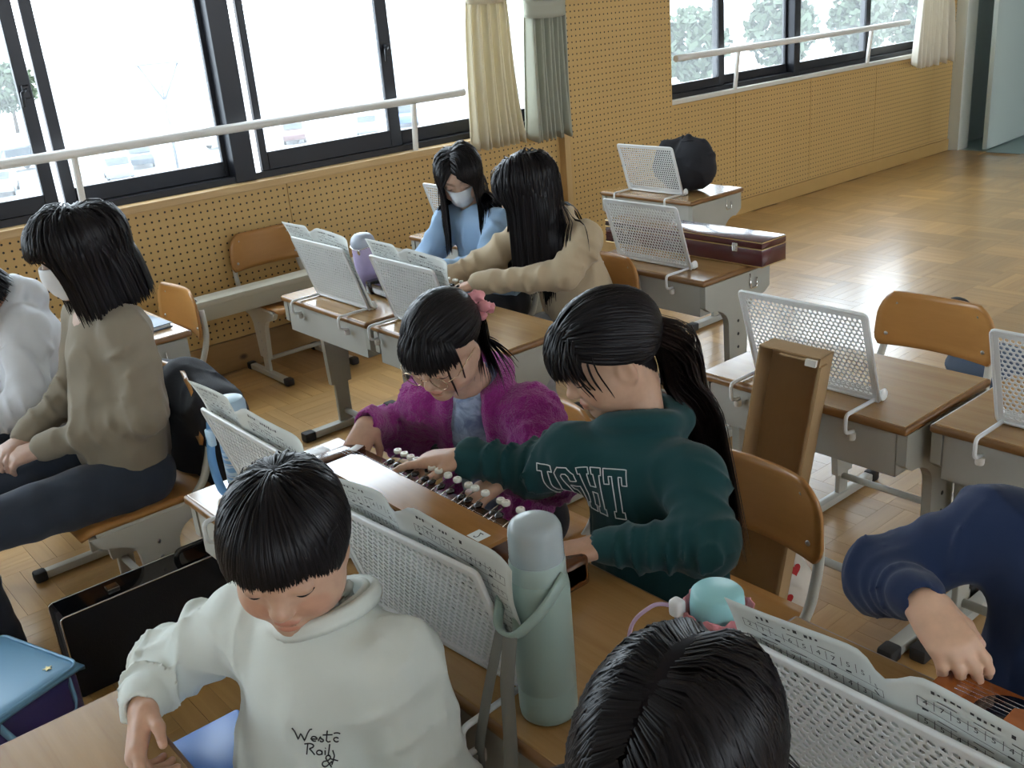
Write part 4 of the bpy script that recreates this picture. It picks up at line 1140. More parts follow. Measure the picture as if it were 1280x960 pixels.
# ---- the boy in the white sweatshirt
CURL = [(30, 40, 25)]*4
boy, hf, hs, org, boytop, AXb, _ = person('person', 'person in a white sweatshirt with black handwriting print, looking down at a desk', dict(
    pel=(.505, 1.18, .43), neck=(.535, 1.135, .835), shR=(.485, 1.270, .785), shL=(.575, 1.025, .785), elR=(.40, 1.43, .67), wrR=(.318, 1.31, .705), elL=(.590, .975, .58), wrL=(.42, 1.0, .575),
    head=((.502, 1.130, .962), 228, 20), hs=1.0, hh=.0024, hh2=.0024, mouth=1.0, skin=(.56, .35, .245),
    handR=dict(d=(-.50, -.70, -.42), n=(.75, -.45, -.45), curls=[(12, 22, 12), (45, 50, 30), (55, 55, 30), (60, 55, 30)], thumb=(.8, .45, .35), L=.150), handL=dict(d=(-1, .1, -.1), n=(0, 0, -1), curls=CURL),
    knees=((.15, 1.27, .425), (.15, 1.09, .425)), ankles=((.19, 1.27, .09), (.19, 1.09, .09)),
    top=dict(mat=M_WHT, collar='crew', loose=.020, fold=(.0095, 3.2), h=.0046, sm=2, wr=0.0095, wf=62, seed=3, cr=.069, band=(.006, -.008, .0), inn=(.05, .05), inner=plain('grey_tee', (.42, .45, .42), .9)), bottom=dict(mat=cloth_mat('sage_trousers', (.30, .33, .28)))))
hair(boy, org, hf, hs, M_HAIR, 6000, style_bowl(), K=11, width=.0032, thick=.009, seed=2, jitter=.05)

# ---- the girl in the purple fleece
gp, hf, hs, org, ptop, AXp, _ = person('person', 'person in a purple fleece jacket and wire glasses, plucking strings', dict(
    pel=(1.37, 1.76, .42), neck=(1.265, 1.70, .805), shR=(1.205, 1.815, .755), shL=(1.315, 1.575, .755), elR=(1.22, 1.94, .64), wrR=(1.062, 1.848, .748), elL=(1.27, 1.47, .66), wrL=(1.13, 1.455, .715),
    head=((1.16, 1.665, .945), 203, 31, 4), hs=.98, hh=.003, hh2=.003, mouth=.4, skin=(.58, .375, .27),
    handR=dict(d=(-.72, -.32, -.55), n=(-.25, .05, -.95), curls=[(45, 55, 35), (50, 60, 40), (55, 60, 40), (60, 60, 40)], thumb=(.7, .5, .5), L=.145),
    handL=dict(d=(-.9, .1, -.25), n=(-.2, 0, -1), curls=CURL, L=.145),
    knees=((1.0, 1.85, .42), (1.0, 1.66, .42)), ankles=((1.04, 1.85, .09), (1.04, 1.66, .09)),
    top=dict(name='fleece_jacket', mat=M_FLEECE, collar='open', loose=.022, fold=(0.0081, 3.5), h=.0052, sm=1, cr=.060, disp=(lambda a, b: (lambda X: a(X)+b(X)))(wrinkle(4, .007, 60), fluff(6, .0042)), inn=(.096, .108), inner=tiedye()), bottom=dict(mat=M_LEGD)))
tie = (.0, -.098, .012)
col = [((1.205, 1.815, .77), (1.315, 1.575, .77), .085), ((1.37, 1.76, .45), (1.28, 1.70, .78), .14)]
hair(gp, org, hf, hs, M_HAIR, 1500, style_pulled((-.035, -.092, .018)), K=9, width=.0055, thick=.007, seed=3, jitter=.05)
hair(gp, org, hf, hs, M_HAIR, 420, style_bangs(.020), K=8, width=.0048, thick=.010, seed=4, name='bangs'); 
for e in (-1, 1): hair(gp, org, hf, hs, M_HAIRB, 34, style_locks(-.085, e), K=8, width=.004, seed=5, name='side_lock')
hair(gp, org, hf, hs, M_HAIR, 900, style_tail((-.40, -.90, -.02), .26), K=12, width=.005, collide=col, seed=6, name='ponytail')
c, A = hf; bw = c+(A3((-.050, -.100, .020))*hs)@A-org
F = Field()
for q in range(7):
    a = q/7*2*PI; e = A[0]*math.cos(a)+A[2]*math.sin(a); F.ell(bw+e*.024+A[1]*.008*math.sin(3*a), (.013, .017, .013), None, .003)
F.disp = wrinkle(3, .0042, 330); V, Q = F.mesh(.0026, 1); obj('hair_bow', npmesh('hair_bow', V, Q), plain('pink_satin', (.78, .33, .36), .5), gp)
def glasses(root, org, hf, hs, mat):
    c, A = hf; bm = bmesh.new(); T = lambda p: Vector(c+(A3(p)*hs)@A-org)
    for e in (-1, 1):
        tube(bm, [T((e*(.031+.0225*math.cos(a)), .0985-.006*abs(math.cos(a))*(1 if e*math.cos(a) > 0 else 0), -.006+.0185*math.sin(a))) for a in np.linspace(0, 2*PI, 25)], .0011, 6)
        tube(bm, [T((e*.0535, .093, -.002)), T((e*.068, .075, -.001)), T((e*.0745, .02, .0)), T((e*.075, -.005, -.003)), T((e*.073, -.015, -.02))], .0013, 6)
    tube(bm, [T((-.0085, .0985, -.003)), T((0, .1015, .0)), T((.0085, .0985, -.003))], .0012, 6)
    o = obj('glasses', bm, mat, root)
    for e in (-1, 1):
        bm = bmesh.new(); vs = [bm.verts.new(T((e*(.031+.0218*math.cos(a)), .0972, -.006+.0178*math.sin(a)))) for a in np.linspace(0, 2*PI, 21)[:-1]]; bm.faces.new(vs); obj('lens', bm, M_LENS, o)
glasses(gp, org, hf, hs, plain('gold_wire', (.62, .48, .33), .25, 1.0))

# ---- the girl in the green hoodie
gg, hf, hs, org, gtop, AXg, _ = person('person', 'person in a dark green hooded sweatshirt, pointing at the round keys', dict(
    pel=(1.295, 1.17, .42), neck=(1.262, 1.206, .832), shR=(1.185, 1.305, .79), shL=(1.258, 1.072, .788), elR=(1.165, 1.40, .73), wrR=(1.065, 1.500, .770), elL=(1.185, .985, .716), wrL=(1.065, 1.12, .714),
    head=((1.246, 1.264, .988), 154, 27), hs=1.02, hh=.003, hh2=.0026, skin=(.50, .31, .21),
    handR=dict(d=(-.50, .72, -.10), n=(-.05, -.1, -1), curls=[(4, 8, 5), (28, 38, 25), (40, 45, 30), (48, 48, 30)], thumb=(.75, .55, .35), L=.152),
    handL=dict(d=(-.8, .45, -.05), n=(0, 0, -1), curls=CURL),
    knees=((1.06, 1.24, .42), (1.06, 1.04, .42)), ankles=((1.10, 1.24, .09), (1.10, 1.04, .09)),
    top=dict(name='hooded_sweatshirt', mat=M_GRN, collar='hood', flat=.88, loose=.018, fold=(0.0081, 3.5), h=.005, sm=1, wr=0.0093, wf=54, seed=12, cr=.057), bottom=dict(mat=M_LEGD)))
col = [((1.185, 1.305, .80), (1.258, 1.072, .80), .060), ((1.30, 1.16, .45), (1.26, 1.20, .80), .115)]
hair(gg, org, hf, hs, M_HAIR, 1900, style_pulled((.0, -.100, -.035)), K=9, width=.0055, thick=.009, seed=13, jitter=.06)
hair(gg, org, hf, hs, M_HAIR, 520, style_bangs(.010), K=8, width=.005, thick=.012, seed=14, name='bangs'); 
for e in (-1, 1): hair(gg, org, hf, hs, M_HAIR, 60, style_locks(-.05, e), K=8, width=.004, seed=15, name='side_lock')
hair(gg, org, hf, hs, M_HAIRB, 2600, style_tail((-.10, -.86, -.50), .54, None, (.05, -.10, -1), .90), K=15, width=.0045, thick=.070, collide=col, seed=16, jitter=.16, name='ponytail')
c, A = hf; F = Field(); F.torus(c+(A3((0, -.106, -.038))*hs)@A-org, A[1], .018, .008, .004); F.disp = wrinkle(9, .003, 150); V, Q = F.mesh(.003, 1); obj('hair_tie', npmesh('hair_tie', V, Q), plain('grey_lace', (.22, .20, .20), .8), gg)

# ---- the two girls by the window
gb, hf, hs, org, _t, _a, _ = person('person', 'person in a beige jacket, reaching an arm across a desk', dict(
    pel=(2.53, 2.66, .42), neck=(2.425, 2.68, .84), shR=(2.385, 2.815, .79), shL=(2.415, 2.53, .79), elR=(2.27, 2.93, .68), wrR=(2.08, 2.95, .66), elL=(2.33, 2.55, .685), wrL=(2.135, 2.79, .665),
    head=((2.335, 2.735, .985), 143, 24), hs=1.05, hh=.005, hh2=.0045, handR=dict(d=(-1, 0, -.2), n=(0, 0, -1), curls=CURL), handL=dict(d=(-.7, .6, -.15), n=(0, 0, -1), curls=CURL, L=.155), girth=1.08,
    knees=((2.16, 2.76, .42), (2.16, 2.55, .42)), ankles=((2.20, 2.76, .09), (2.20, 2.55, .09)),
    top=dict(name='jacket', mat=M_BEIGE, collar='shirt', loose=.022, fold=(0.0081, 3), h=.0072, wr=0.0103, wf=51, seed=21, cr=.062, cuff=False), bottom=dict(mat=M_GREYC)))
col = [((2.385, 2.815, .79), (2.415, 2.53, .79), .055), ((2.53, 2.66, .45), (2.43, 2.68, .78), .115)]
hair(gb, org, hf, hs, M_HAIR, 1500, style_long(.44, .0), K=13, width=.0075, thick=.022, collide=col, seed=22, jitter=.05)
gl, hf, hs, org, _t, _a, _ = person('person', 'person in a light blue knit and white face mask, looking down', dict(
    pel=(2.53, 3.20, .42), neck=(2.475, 3.205, .82), shR=(2.42, 3.33, .775), shL=(2.48, 3.07, .775), elR=(2.31, 3.36, .62), wrR=(2.15, 3.26, .66), elL=(2.36, 3.02, .64), wrL=(2.16, 3.08, .66),
    head=((2.425, 3.235, .970), 226, 27, -6), hs=1.03, hh=.004, hh2=.0045, skin=(.60, .40, .30), handR=dict(d=(-1, -.2, -.2), n=(0, 0, -1), curls=CURL), handL=dict(d=(-1, 0, -.2), n=(0, 0, -1), curls=CURL),
    knees=((2.16, 3.30, .42), (2.16, 3.10, .42)), ankles=((2.20, 3.30, .09), (2.20, 3.10, .09)),
    top=dict(name='knit_top', mat=M_LBLUE, collar='crew', loose=.022, fold=(0.0081, 3), h=.0075, wr=0.0085, wf=54, seed=25), bottom=dict(mat=M_LEGD)))
col = [((2.42, 3.33, .775), (2.48, 3.07, .775), .055), ((2.53, 3.2, .45), (2.48, 3.2, .77), .11)]
hair(gl, org, hf, hs, M_HAIR, 1300, style_long(.36, .012), K=12, width=.0078, thick=.016, collide=col, seed=26, jitter=.05)
mask(gl, org, hf, hs)

# ---- the girl with the bob and the grey-khaki shirt, and her neighbour in the white hoodie
gk, hf, hs, org, ktop, _a, _ = person('person', 'person in a grey-khaki shirt, dark jeans and white face mask, hands in lap', dict(
    pel=(.79, 2.76, .44), neck=(.825, 2.745, .935), shR=(.815, 2.885, .875), shL=(.835, 2.625, .875), elR=(.76, 2.96, .66), wrR=(.585, 2.885, .585), elL=(.825, 2.59, .655), wrL=(.605, 2.79, .575),
    head=((.79, 2.725, 1.09), 178, 10), hs=1.08, hh=.004, hh2=.004, girth=1.12, skin=(.52, .36, .28), handR=dict(d=(-.9, -.4, -.15), n=(0, 0, -1), curls=CURL), handL=dict(d=(-.9, .35, -.15), n=(.2, .3, -1), curls=CURL, L=.16),
    knees=((.31, 2.86, .46), (.31, 2.67, .46)), ankles=((.36, 2.86, .09), (.36, 2.67, .09)),
    top=dict(name='shirt', mat=M_KHAKI, collar='shirt', loose=.020, fold=(0.0081, 3), h=.0065, wr=0.0112, wf=45, seed=31, cuff=False), bottom=dict(name='jeans', mat=M_JEAN)))
col = [((.815, 2.885, .865), (.835, 2.625, .865), .040), ((.79, 2.76, .47), (.83, 2.745, .84), .100)]
hair(gk, org, hf, hs, M_HAIR, 2000, style_bob(-.158), K=13, width=.0068, thick=.020, collide=col, seed=32, jitter=.05)
mask(gk, org, hf, hs)
gw, hf, hs, org, _t, _a, _ = person('person', 'person in a white hooded sweatshirt leaning forward beside the grey-khaki shirt', dict(
    pel=(.80, 3.34, .43), neck=(.72, 3.30, .86), shR=(.70, 3.44, .80), shL=(.72, 3.18, .80), elR=(.56, 3.46, .62), wrR=(.38, 3.40, .60), elL=(.66, 3.10, .60), wrL=(.46, 3.14, .56),
    head=((.552, 3.285, .965), 182, 38), hs=1.05, hh=.006, hh2=.006, girth=1.1, handR=dict(d=(-1, 0, -.1), n=(0, 0, -1), curls=CURL), handL=dict(d=(-1, .1, -.1), n=(0, 0, -1), curls=CURL),
    knees=((.38, 3.44, .44), (.38, 3.24, .44)), ankles=((.42, 3.44, .09), (.42, 3.24, .09)),
    top=dict(name='hooded_sweatshirt', mat=M_HOODW, collar='hood', loose=.028, fold=(0.0095, 3), h=.0072, wr=0.0103, wf=51, seed=35), bottom=dict(mat=M_LEGD)))
hair(gw, org, hf, hs, M_HAIR, 900, style_bob(-.13), K=10, width=.008, thick=.016, seed=36)

# ---- the child in navy, mostly beyond the right edge
gn, hf, hs, org, _t, _a, _ = person('person', 'person in a navy sweatshirt plucking an orange-brown instrument', dict(
    pel=(1.345, .44, .42), neck=(1.36, .44, .885), shR=(1.325, .565, .845), shL=(1.36, .31, .82), elR=(1.243, .690, .750), wrR=(1.160, .590, .795), elL=(1.28, .22, .68), wrL=(1.12, .30, .71),
    head=((1.42, .36, 1.05), 190, 24), hs=1.03, hh=.004, hh2=.0024, skin=(.60, .40, .28), handR=dict(d=(-.28, -.80, -.42), n=(.30, -.12, -1), curls=[(22, 38, 20), (26, 42, 22), (30, 45, 25), (35, 45, 25)], thumb=(.85, .35, .3), L=.155),
    handL=dict(d=(-1, .2, -.1), n=(0, 0, -1), curls=CURL), girth=1.08,
    knees=((1.09, .52, .42), (1.09, .32, .42)), ankles=((1.13, .52, .09), (1.13, .32, .09)),
    top=dict(mat=M_NAVY, collar='crew', loose=.019, fold=(.0045, 3), h=.0052, wr=0.0085, wf=57, seed=41), bottom=dict(mat=cloth_mat('navy_trousers', (.02, .035, .09)))))
col = [((1.325, .565, .855), (1.36, .31, .83), .085), ((1.41, .44, .45), (1.38, .44, .84), .15)]
hair(gn, org, hf, hs, M_HAIR, 1000, style_long(.40), K=12, width=.006, thick=.016, collide=col, seed=42)

# ---- the long-haired child seen from above in front
gh, hf, hs, org, _t, _a, _ = person('person', 'person in a charcoal knit with bowed head, sitting beside the sage thermos', dict(
    pel=(.50, .48, .42), neck=(.545, .48, .845), shR=(.535, .61, .79), shL=(.535, .35, .79), elR=(.42, .66, .63), wrR=(.26, .60, .66), elL=(.42, .30, .63), wrL=(.26, .36, .66),
    head=((.535, .478, .98), 192, 22), hs=1.04, hh=.005, hh2=.005, handR=dict(d=(-1, -.1, -.1), n=(0, 0, -1), curls=CURL), handL=dict(d=(-1, .1, -.1), n=(0, 0, -1), curls=CURL),
    knees=((.15, .57, .42), (.15, .39, .42)), ankles=((.19, .57, .09), (.19, .39, .09)),
    top=dict(mat=cloth_mat('charcoal_knit', (.02, .02, .024)), collar='crew', loose=.02, fold=(0.0068, 3), h=.008, seed=45), bottom=dict(mat=M_LEGD)))
col = [((.535, .61, .80), (.535, .35, .80), .072), ((.50, .48, .45), (.545, .48, .81), .125)]
hair(gh, org, hf, hs, M_HAIR, 5600, style_long(.40, .004), K=13, width=.0038, thick=.007, collide=col, seed=46, jitter=.03)
st_ = style_long(.36, .004); st_['root'] = lambda D: (np.abs(D[:, 0]) < .16) & (D[:, 2] > .25)
hair(gh, org, hf, hs, M_HAIR, 1500, st_, K=12, width=.0036, thick=.006, collide=col, seed=47, jitter=.03, name='parting_hair')

GTXT = (1.15, 1.243, .748)
BTXT = (.478, 1.075, .685)

# ================================================================== THINGS ON AND AROUND THE DESKS
def text_mesh(s, size=1.0, extrude=0.0):
    cu = bpy.data.curves.new('t', 'FONT'); cu.body = s; cu.size = size; cu.extrude = extrude; cu.resolution_u = 2
    o = bpy.data.objects.new('t', cu); COL.objects.link(o); dg = bpy.context.evaluated_depsgraph_get()
    ev = o.evaluated_get(dg); me = ev.to_mesh(); V = np.array([v.co[:] for v in me.vertices]); Fc = [tuple(p.vertices) for p in me.polygons]
    ev.to_mesh_clear(); bpy.data.objects.remove(o); bpy.data.curves.remove(cu); return V, Fc
_digit = {d: text_mesh(d, .011) for d in '1234567-'}

# ---- song sheets leaning in the bookstands
def sheet_fn(seed, flop=1.0):
    ax = A3((-.30, 0, .953)); ax /= np.linalg.norm(ax); nr = A3((.953, 0, .30)); nr /= np.linalg.norm(nr); r = np.random.default_rng(seed); ph = r.uniform(0, 6, 3); tl = r.uniform(-.02, .02)
    def fn(a, b, off=0.0):
        """a: 0..1 across (0 = +y edge), b: 0..1 upwards"""
        y = .200-.415*a; v = .002+.296*b
        w = .0065+.004*math.sin(a*PI*2+ph[0])*b
        fold = math.exp(-((a-.47)/.05)**2); w += .012*(1-fold)*b*b                      # two bowed pages meeting at the fold
        if v > .235: w += ((v-.235)/.06)**1.5*(-.010+.022*a*flop)                        # top bends past the plate
        e = max(0, (a-.88)/.12); w -= .018*e*e*b*flop; v -= .060*max(0, a-.47)*b*flop+.016*fold*b**3
        y += tl*b-.010*e*b
        p = ax*v+A3((0, y, 0))+nr*(w+off)+A3((0, 0, .008)); return p
    return fn
def song_sheet(dk, seed, label, lines=6, flop=1.0):
    s = ST[dk]; fn = sheet_fn(seed, flop); t = empty('song_sheet', s.location, s.rotation_euler.z, label, 'sheet music', 'song sheets on the bookstands')
    obj('paper', grid_mesh('paper', lambda u, v: fn(u, v), 36, 24, .0004), M_PAPER, t)
    V, Fc = [], []; r = np.random.default_rng(seed)
    def put(vs, fs):
        n = len(V); V.extend(vs); Fc.extend([tuple(n+i for i in f) for f in fs])
    def quad(a0, a1, b0, b1): put([fn(a, b, -.0011) for a, b in ((a0, b0), (a1, b0), (a1, b1), (a0, b1))], [(0, 1, 2, 3)])
    for page in (0, 1):
        A0 = .04+.50*page
        for k in range(14): # heading characters
            if r.random() < .75: quad(A0+.02+k*.016, A0+.02+k*.016+r.uniform(.006, .012), .945+r.uniform(-.004, .004), .957+r.uniform(-.003, .006))
        for ln in range(lines):
            b = .885-ln*.098; cells = 10
            for q in range(3 if ln % 2 == 0 else 2):
                quad(A0+.05+q*.09, A0+.05+q*.09+.05, b+.030, b+.034)
            quad(A0, A0+.42, b+.020, b+.0225); quad(A0, A0+.42, b-.026, b-.0235)
            for k in range(cells+1): quad(A0+k*.042, A0+k*.042+.0017, b-.026, b+.022)
            for k in range(cells):
                d = '5554321-6547'[(k+ln*3+page*5+seed) % 12]; vv, ff = _digit[d]
                put([fn(A0+.014+k*.042+x[0]/.415, b-.014+x[1]/.296, -.0011) for x in vv], ff)
                if r.random() < .5: quad(A0+.012+k*.042, A0+.028+k*.042, b-.044, b-.034)
    obj('print', pymesh('print', V, Fc), M_INK, t)
song_sheet('A', 1, 'printed song sheet on the bookstand beside the purple tumbler')
song_sheet('A2', 2, 'printed song sheet on the bookstand before the beige sleeve')
song_sheet('P', 3, 'printed song sheet on the bookstand beside the striped flask')
song_sheet('G', 4, 'printed song sheet on the bookstand between white sweatshirt and string instrument')
song_sheet('N', 5, 'printed song sheet on the bookstand before the navy sweatshirt', flop=.7)

# ---- string instruments with typewriter keys
def koto(x, y, z, rz, label, body, lidm, keys=True, sticker=False):
    t = empty('key_harp', (x, y, z), rz, label, 'instrument'); L = .37
    bm = boxm(-.075, .075, -L, L, .006, .050, .006, 2); obj('sound_box', smooth_bm(bm), body, t)
    for e in (-1, 1): obj('end_block', smooth_bm(boxm(-.078, .078, min(e*L, e*(L-.045)), max(e*L, e*(L-.045)), 0, .056, .006, 2)), body, t)
    bm = bmesh.new(); prism(bm, [(-.072, -.245), (-.060, -.255), (.000, -.255), (.012, -.235), (.012, .235), (0, .255), (-.066, .255), (-.072, .245)], 'z', .076, .084); lid = obj('key_cover', bm, lidm, t)
    for e in (-1, 1): obj('cover_bracket', boxm(-.066, -.056, e*.24-.006, e*.24+.006, .05, .077, .002), M_CHROME, t)
    if keys:
        ys = [-.215, -.175, -.160, -.115, -.085, -.065, -.030, .0, .030, .052, .085, .105, .125, .148, .172]
        for i, yy in enumerate(ys):
            b = lathem([(0, .003), (.0035, .003), (.0042, .0045), (.0075, .0045), (.0085, .002), (.0085, -.002), (.0065, -.004), (0, -.004)], 16, Matrix.Translation((.062, yy, .093)))
            k = obj('white_key', b, plain('ivory_key', (.78, .76, .68), .3), t); obj('key_rod', tubem([(.0, yy, .073), (.062, yy, .089)], .0012, 5), M_CHROME, k)
            b = lathem([(0, .004), (.0055, .003), (.0075, .0), (.006, -.004), (0, -.004)], 14, Matrix.Translation((.036, yy-.010, .083)) @ Matrix.Scale(1.3, 4, (1, 0, 0)))
            k = obj('black_key', b, M_BLACKL, t); obj('key_rod', tubem([(.0, yy-.010, .07), (.036, yy-.010, .080)], .0012, 5), M_CHROME, k)
    for i in range(4): obj('string', tubem([(.020+.008*i, -L+.03, .0575), (.020+.008*i, L-.03, .0575)], .0005, 4), M_CHROME, t)
    for i in range(3):
        p = obj('tuning_peg', tubem([(-.05+.03*i, -L+.02, .056), (-.05+.03*i, -L+.02, .068)], .004, 8), M_CHROME, t)
        obj('peg_wing', boxm(-.058+.03*i, -.042+.03*i, -L+.018, -L+.022, .066, .078, .0015), M_CHROME, p)
    b = bmesh.new()
    for q in range(3): box(b, .0+.012*q, .010+.012*q, -L+.052, -L+.068, .050, .066-.002*q, .002)
    o = obj('bridge', b, plain('white_bridge', (.75, .75, .72), .4), t)
    if sticker:
        obj('sticker', boxm(-.050, -.022, -.232, -.200, .084, .0846), M_PAPER, lid); V, Fc = text_mesh('2', .026)
        o = obj('sticker_print', pymesh('sticker_print', [(-.028-v[1]*1.0, -.210-v[0]*.9, .0849) for v in V], Fc), M_INK, lid); o.data.flip_normals()
    return t
M_ROSE = wood('rosewood', (.075, .026, .010), (.15, .055, .018), axis=1, rough=.18, coat=.5); M_LIDW = wood('lacquered_lid', (.24, .105, .026), (.34, .165, .048), axis=1, rough=.12, coat=.7)
koto(.945, 1.475, Z2, 0, 'brown lacquered key harp with two rows of round keys and a number sticker', M_ROSE, M_LIDW, sticker=True)
kb = koto(1.985, 2.93, ZA, 0, 'black key harp lying on the desks beside the purple tumbler', M_BLACKL, M_BLACKL); kb.scale = (.9, .74, .9)
kn = koto(1.085, .165, Z2, 0, 'orange-brown key harp under the hand of the navy sweatshirt', wood('orange_wood', (.28, .075, .015), (.42, .13, .03), axis=1, rough=.2, coat=.5), wood('orange_lid', (.28, .075, .015), (.42, .13, .03), axis=1, rough=.2, coat=.5), keys=False)
obj('sound_hole_rosette', lathem([(0, .004), (.038, .004), (.046, .001), (.046, 0), (0, 0)], 28, Matrix.Translation((.018, .265, .0505))), M_BLACKL, kn)

# ---- bottles
def band(pts, w, mat, parent, name='strap', up=(0, 0, 1), thick=.0018):
    """flat ribbon along points, width across 'up'"""
    P = [A3(p) for p in fillet(pts, .02, 4)]; bm = bmesh.new(); L, R_ = [], []; u = unit(up)
    for i, p in enumerate(P): L.append(bm.verts.new(p+u*w/2)); R_.append(bm.verts.new(p-u*w/2))
    for i in range(len(P)-1):
        f = bm.faces.new((L[i], L[i+1], R_[i+1], R_[i])); f.smooth = True
    o = obj(name, bm, mat, parent); m_ = o.modifiers.new('s', 'SOLIDIFY'); m_.thickness = thick; return o
M_SAGE = plain('sage_enamel', (.27, .36, .32), .38, var=.03)
def frosted():
    t = NT('frosted_cup'); t.set(color=(.55, .62, .64), rough=.22, trans=.45, ior=1.3); return t.m
t = empty('thermos_bottle', (.752, .915, Z2), 0, 'tall sage green thermos bottle with clear cup lid and hanging strap', 'bottle')
obj('flask', lathem([(0, 0), (.036, 0), (.0405, .004), (.0415, .012), (.0415, .050), (.0412, .0515), (.0418, .053), (.0418, .205), (.040, .218), (.036, .226), (0, .226)], 40), M_SAGE, t)
obj('collar', lathem([(0, .222), (.0375, .222), (.0385, .225), (.0385, .247), (.0375, .250), (0, .250)], 36), plain('sage_collar', (.33, .42, .39), .3), t)
obj('cup_lid', lathem([(.0365, .249), (.0375, .252), (.0368, .288), (.0355, .297), (.0315, .304), (.025, .3075), (.012, .3078), (0, .3090)], 40), frosted(), t)
hb = obj('carry_handle', tubem(fillet([(.012, -.040, .232), (-.030, -.043, .200), (-.062, -.020, .165), (-.066, .0, .160), (-.062, .020, .165), (-.030, .043, .200), (.012, .040, .232)], .03, 6), .011, 8, flat=.36), M_SAGE, t)
ms = plain('grey_webbing', (.20, .20, .18), .8, bump=.3, bscale=900)
band([(-.066, -.012, .164), (-.082, -.016, .10), (-.088, -.02, .02), (-.098, -.025, -.06), (-.102, -.03, -.20)], .021, ms, t, up=(.35, -.94, 0)); band([(-.066, .008, .164), (-.082, .03, .06), (-.096, .045, -.03), (-.102, .04, -.20)], .015, ms, t, up=(.35, -.94, 0))

def camo_pattern():
    t = NT('blue_camo'); v = t.coord('Object', (9, 9, 55)); n = t.noise(v, 1.6, 1, .3); a = t.ramp(n, .50, .52); b = t.ramp(n, .60, .62)
    t.set(color=t.mix(b, t.mix(a, (.45, .60, .72), (.16, .34, .58)), (.52, .55, .58)), rough=.4); return t.m
t = empty('striped_flask', (.80, 1.968, Z2), 0, 'light blue striped flask with a blue shoulder strap', 'bottle')
obj('flask', lathem([(0, 0), (.030, 0), (.033, .004), (.0345, .12), (.0345, .150), (.031, .160), (0, .160)], 32), camo_pattern(), t)
lb = plain('pale_blue_plastic', (.42, .60, .74), .35)
obj('lid', lathem([(0, .158), (.034, .158), (.036, .162), (.036, .186), (.031, .196), (.02, .199), (0, .199)], 32), lb, t)
obj('strap_ring', tubem([(-.044+.0*a, .0+.011*math.cos(a), .166+.011*math.sin(a)) for a in np.linspace(0, 2*PI, 17)], .0028, 6), plain('pink_ring', (.62, .16, .26), .4), t)
sb = plain('blue_webbing', (.14, .33, .62), .7)
obj('buckle', smooth_bm(boxm(-.060, -.046, -.013, .013, .105, .142, .004)), lb, t)
band([(-.046, 0, .160), (-.052, .002, .125), (-.058, .006, .08), (-.056, .006, .035), (-.062, -.03, .004), (-.05, -.10, .003)], .018, sb, t, up=(.90, -.42, .1))

t = empty('purple_tumbler', (1.965, 3.265, ZA), 0, 'lavender tumbler with a grey domed lid and metal carry ring', 'bottle')
def ombre():
    t = NT('lavender_ombre'); tc = t.new('ShaderNodeTexCoord'); sx = t.new('ShaderNodeSeparateXYZ'); t.link(tc.outputs['Object'], sx.inputs[0]); n = t.noise(tc.outputs['Object'], 40, 3)
    f = t.math('ADD', t.ramp(sx.outputs[2], 0.0, .17), t.math('MULTIPLY', t.math('SUBTRACT', n, .5), .4)); t.set(color=t.mix(f, (.26, .24, .48), (.50, .42, .62)), rough=.45); return t.m
obj('cup', lathem([(0, 0), (.036, 0), (.039, .004), (.043, .11), (.044, .165), (0, .165)], 32), ombre(), t)
obj('lid', lathem([(0, .164), (.045, .164), (.047, .168), (.047, .182), (.042, .198), (.030, .210), (.012, .215), (0, .215)], 32), plain('blue_grey_lid', (.38, .42, .50), .4), t)
obj('carry_ring', tubem([(.0485*math.cos(a), .0485*math.sin(a), .164+.004*math.sin(3*a)) for a in np.linspace(0, 2*PI, 33)], .0022, 6), M_CHROME, t)
obj('charm', lathem([(0, .002), (.008, .002), (.010, 0), (.008, -.002), (0, -.002)], 14, Matrix.Translation((-.040, -.030, .150)) @ Matrix.Rotation(PI/2, 4, 'Y')), M_CHROME, t)

t = empty('pouched_bottle', (.905, .735, Z2), 0, 'turquoise-lidded bottle in a pink drawstring pouch with a lilac cord', 'bottle')
F = Field(); F.cone((0, 0, .045), (0, 0, .135), .040, .041, .02); F.disp = wrinkle(77, .0025, 90); F.plane((0, 0, .002), (0, 0, -1)); V, Q = F.mesh(.0035, 1); obj('pouch', npmesh('pouch', V, Q), cloth_mat('pink_pouch', (.66, .26, .29), .12), t)
bm = bmesh.new(); n = 64; rows = []
for j, (rr, zz) in enumerate(((.040, .150), (.044, .166), (.047, .180), (.045, .181), (.041, .166), (.038, .150))):
    rows.append([bm.verts.new(((rr+.0022*math.sin(k*1.7+j*.4))*math.cos(2*PI*k/n), (rr+.0022*math.sin(k*1.7+j*.4))*math.sin(2*PI*k/n), zz+.003*math.sin(k*.9))) for k in range(n)])
for a, b in zip(rows[:-1], rows[1:]):
    for k in range(n):
        f = bm.faces.new((a[k], a[(k+1) % n], b[(k+1) % n], b[k])); f.smooth = True
obj('pouch_frill', bm, MATS.get('x') or bpy.data.materials['pink_pouch'], t)
obj('bottle_lid', lathem([(0, .10), (.036, .10), (.036, .185), (.0345, .200), (.030, .2045), (0, .2055)], 36), plain('turquoise_lid', (.30, .60, .63), .4), t)
obj('cord_stop', smooth_bm(boxm(-.052, -.034, .022, .042, .170, .196, .006, 3)), plain('white_stop', (.75, .75, .76), .35), t)
obj('cord', tubem(fillet([(-.043, .035, .183), (-.060, .052, .190), (-.085, .075, .165), (-.09, .085, .10), (-.06, .05, .06)], .03, 6), .0028, 8), plain('lilac_cord', (.50, .36, .50), .7), t)

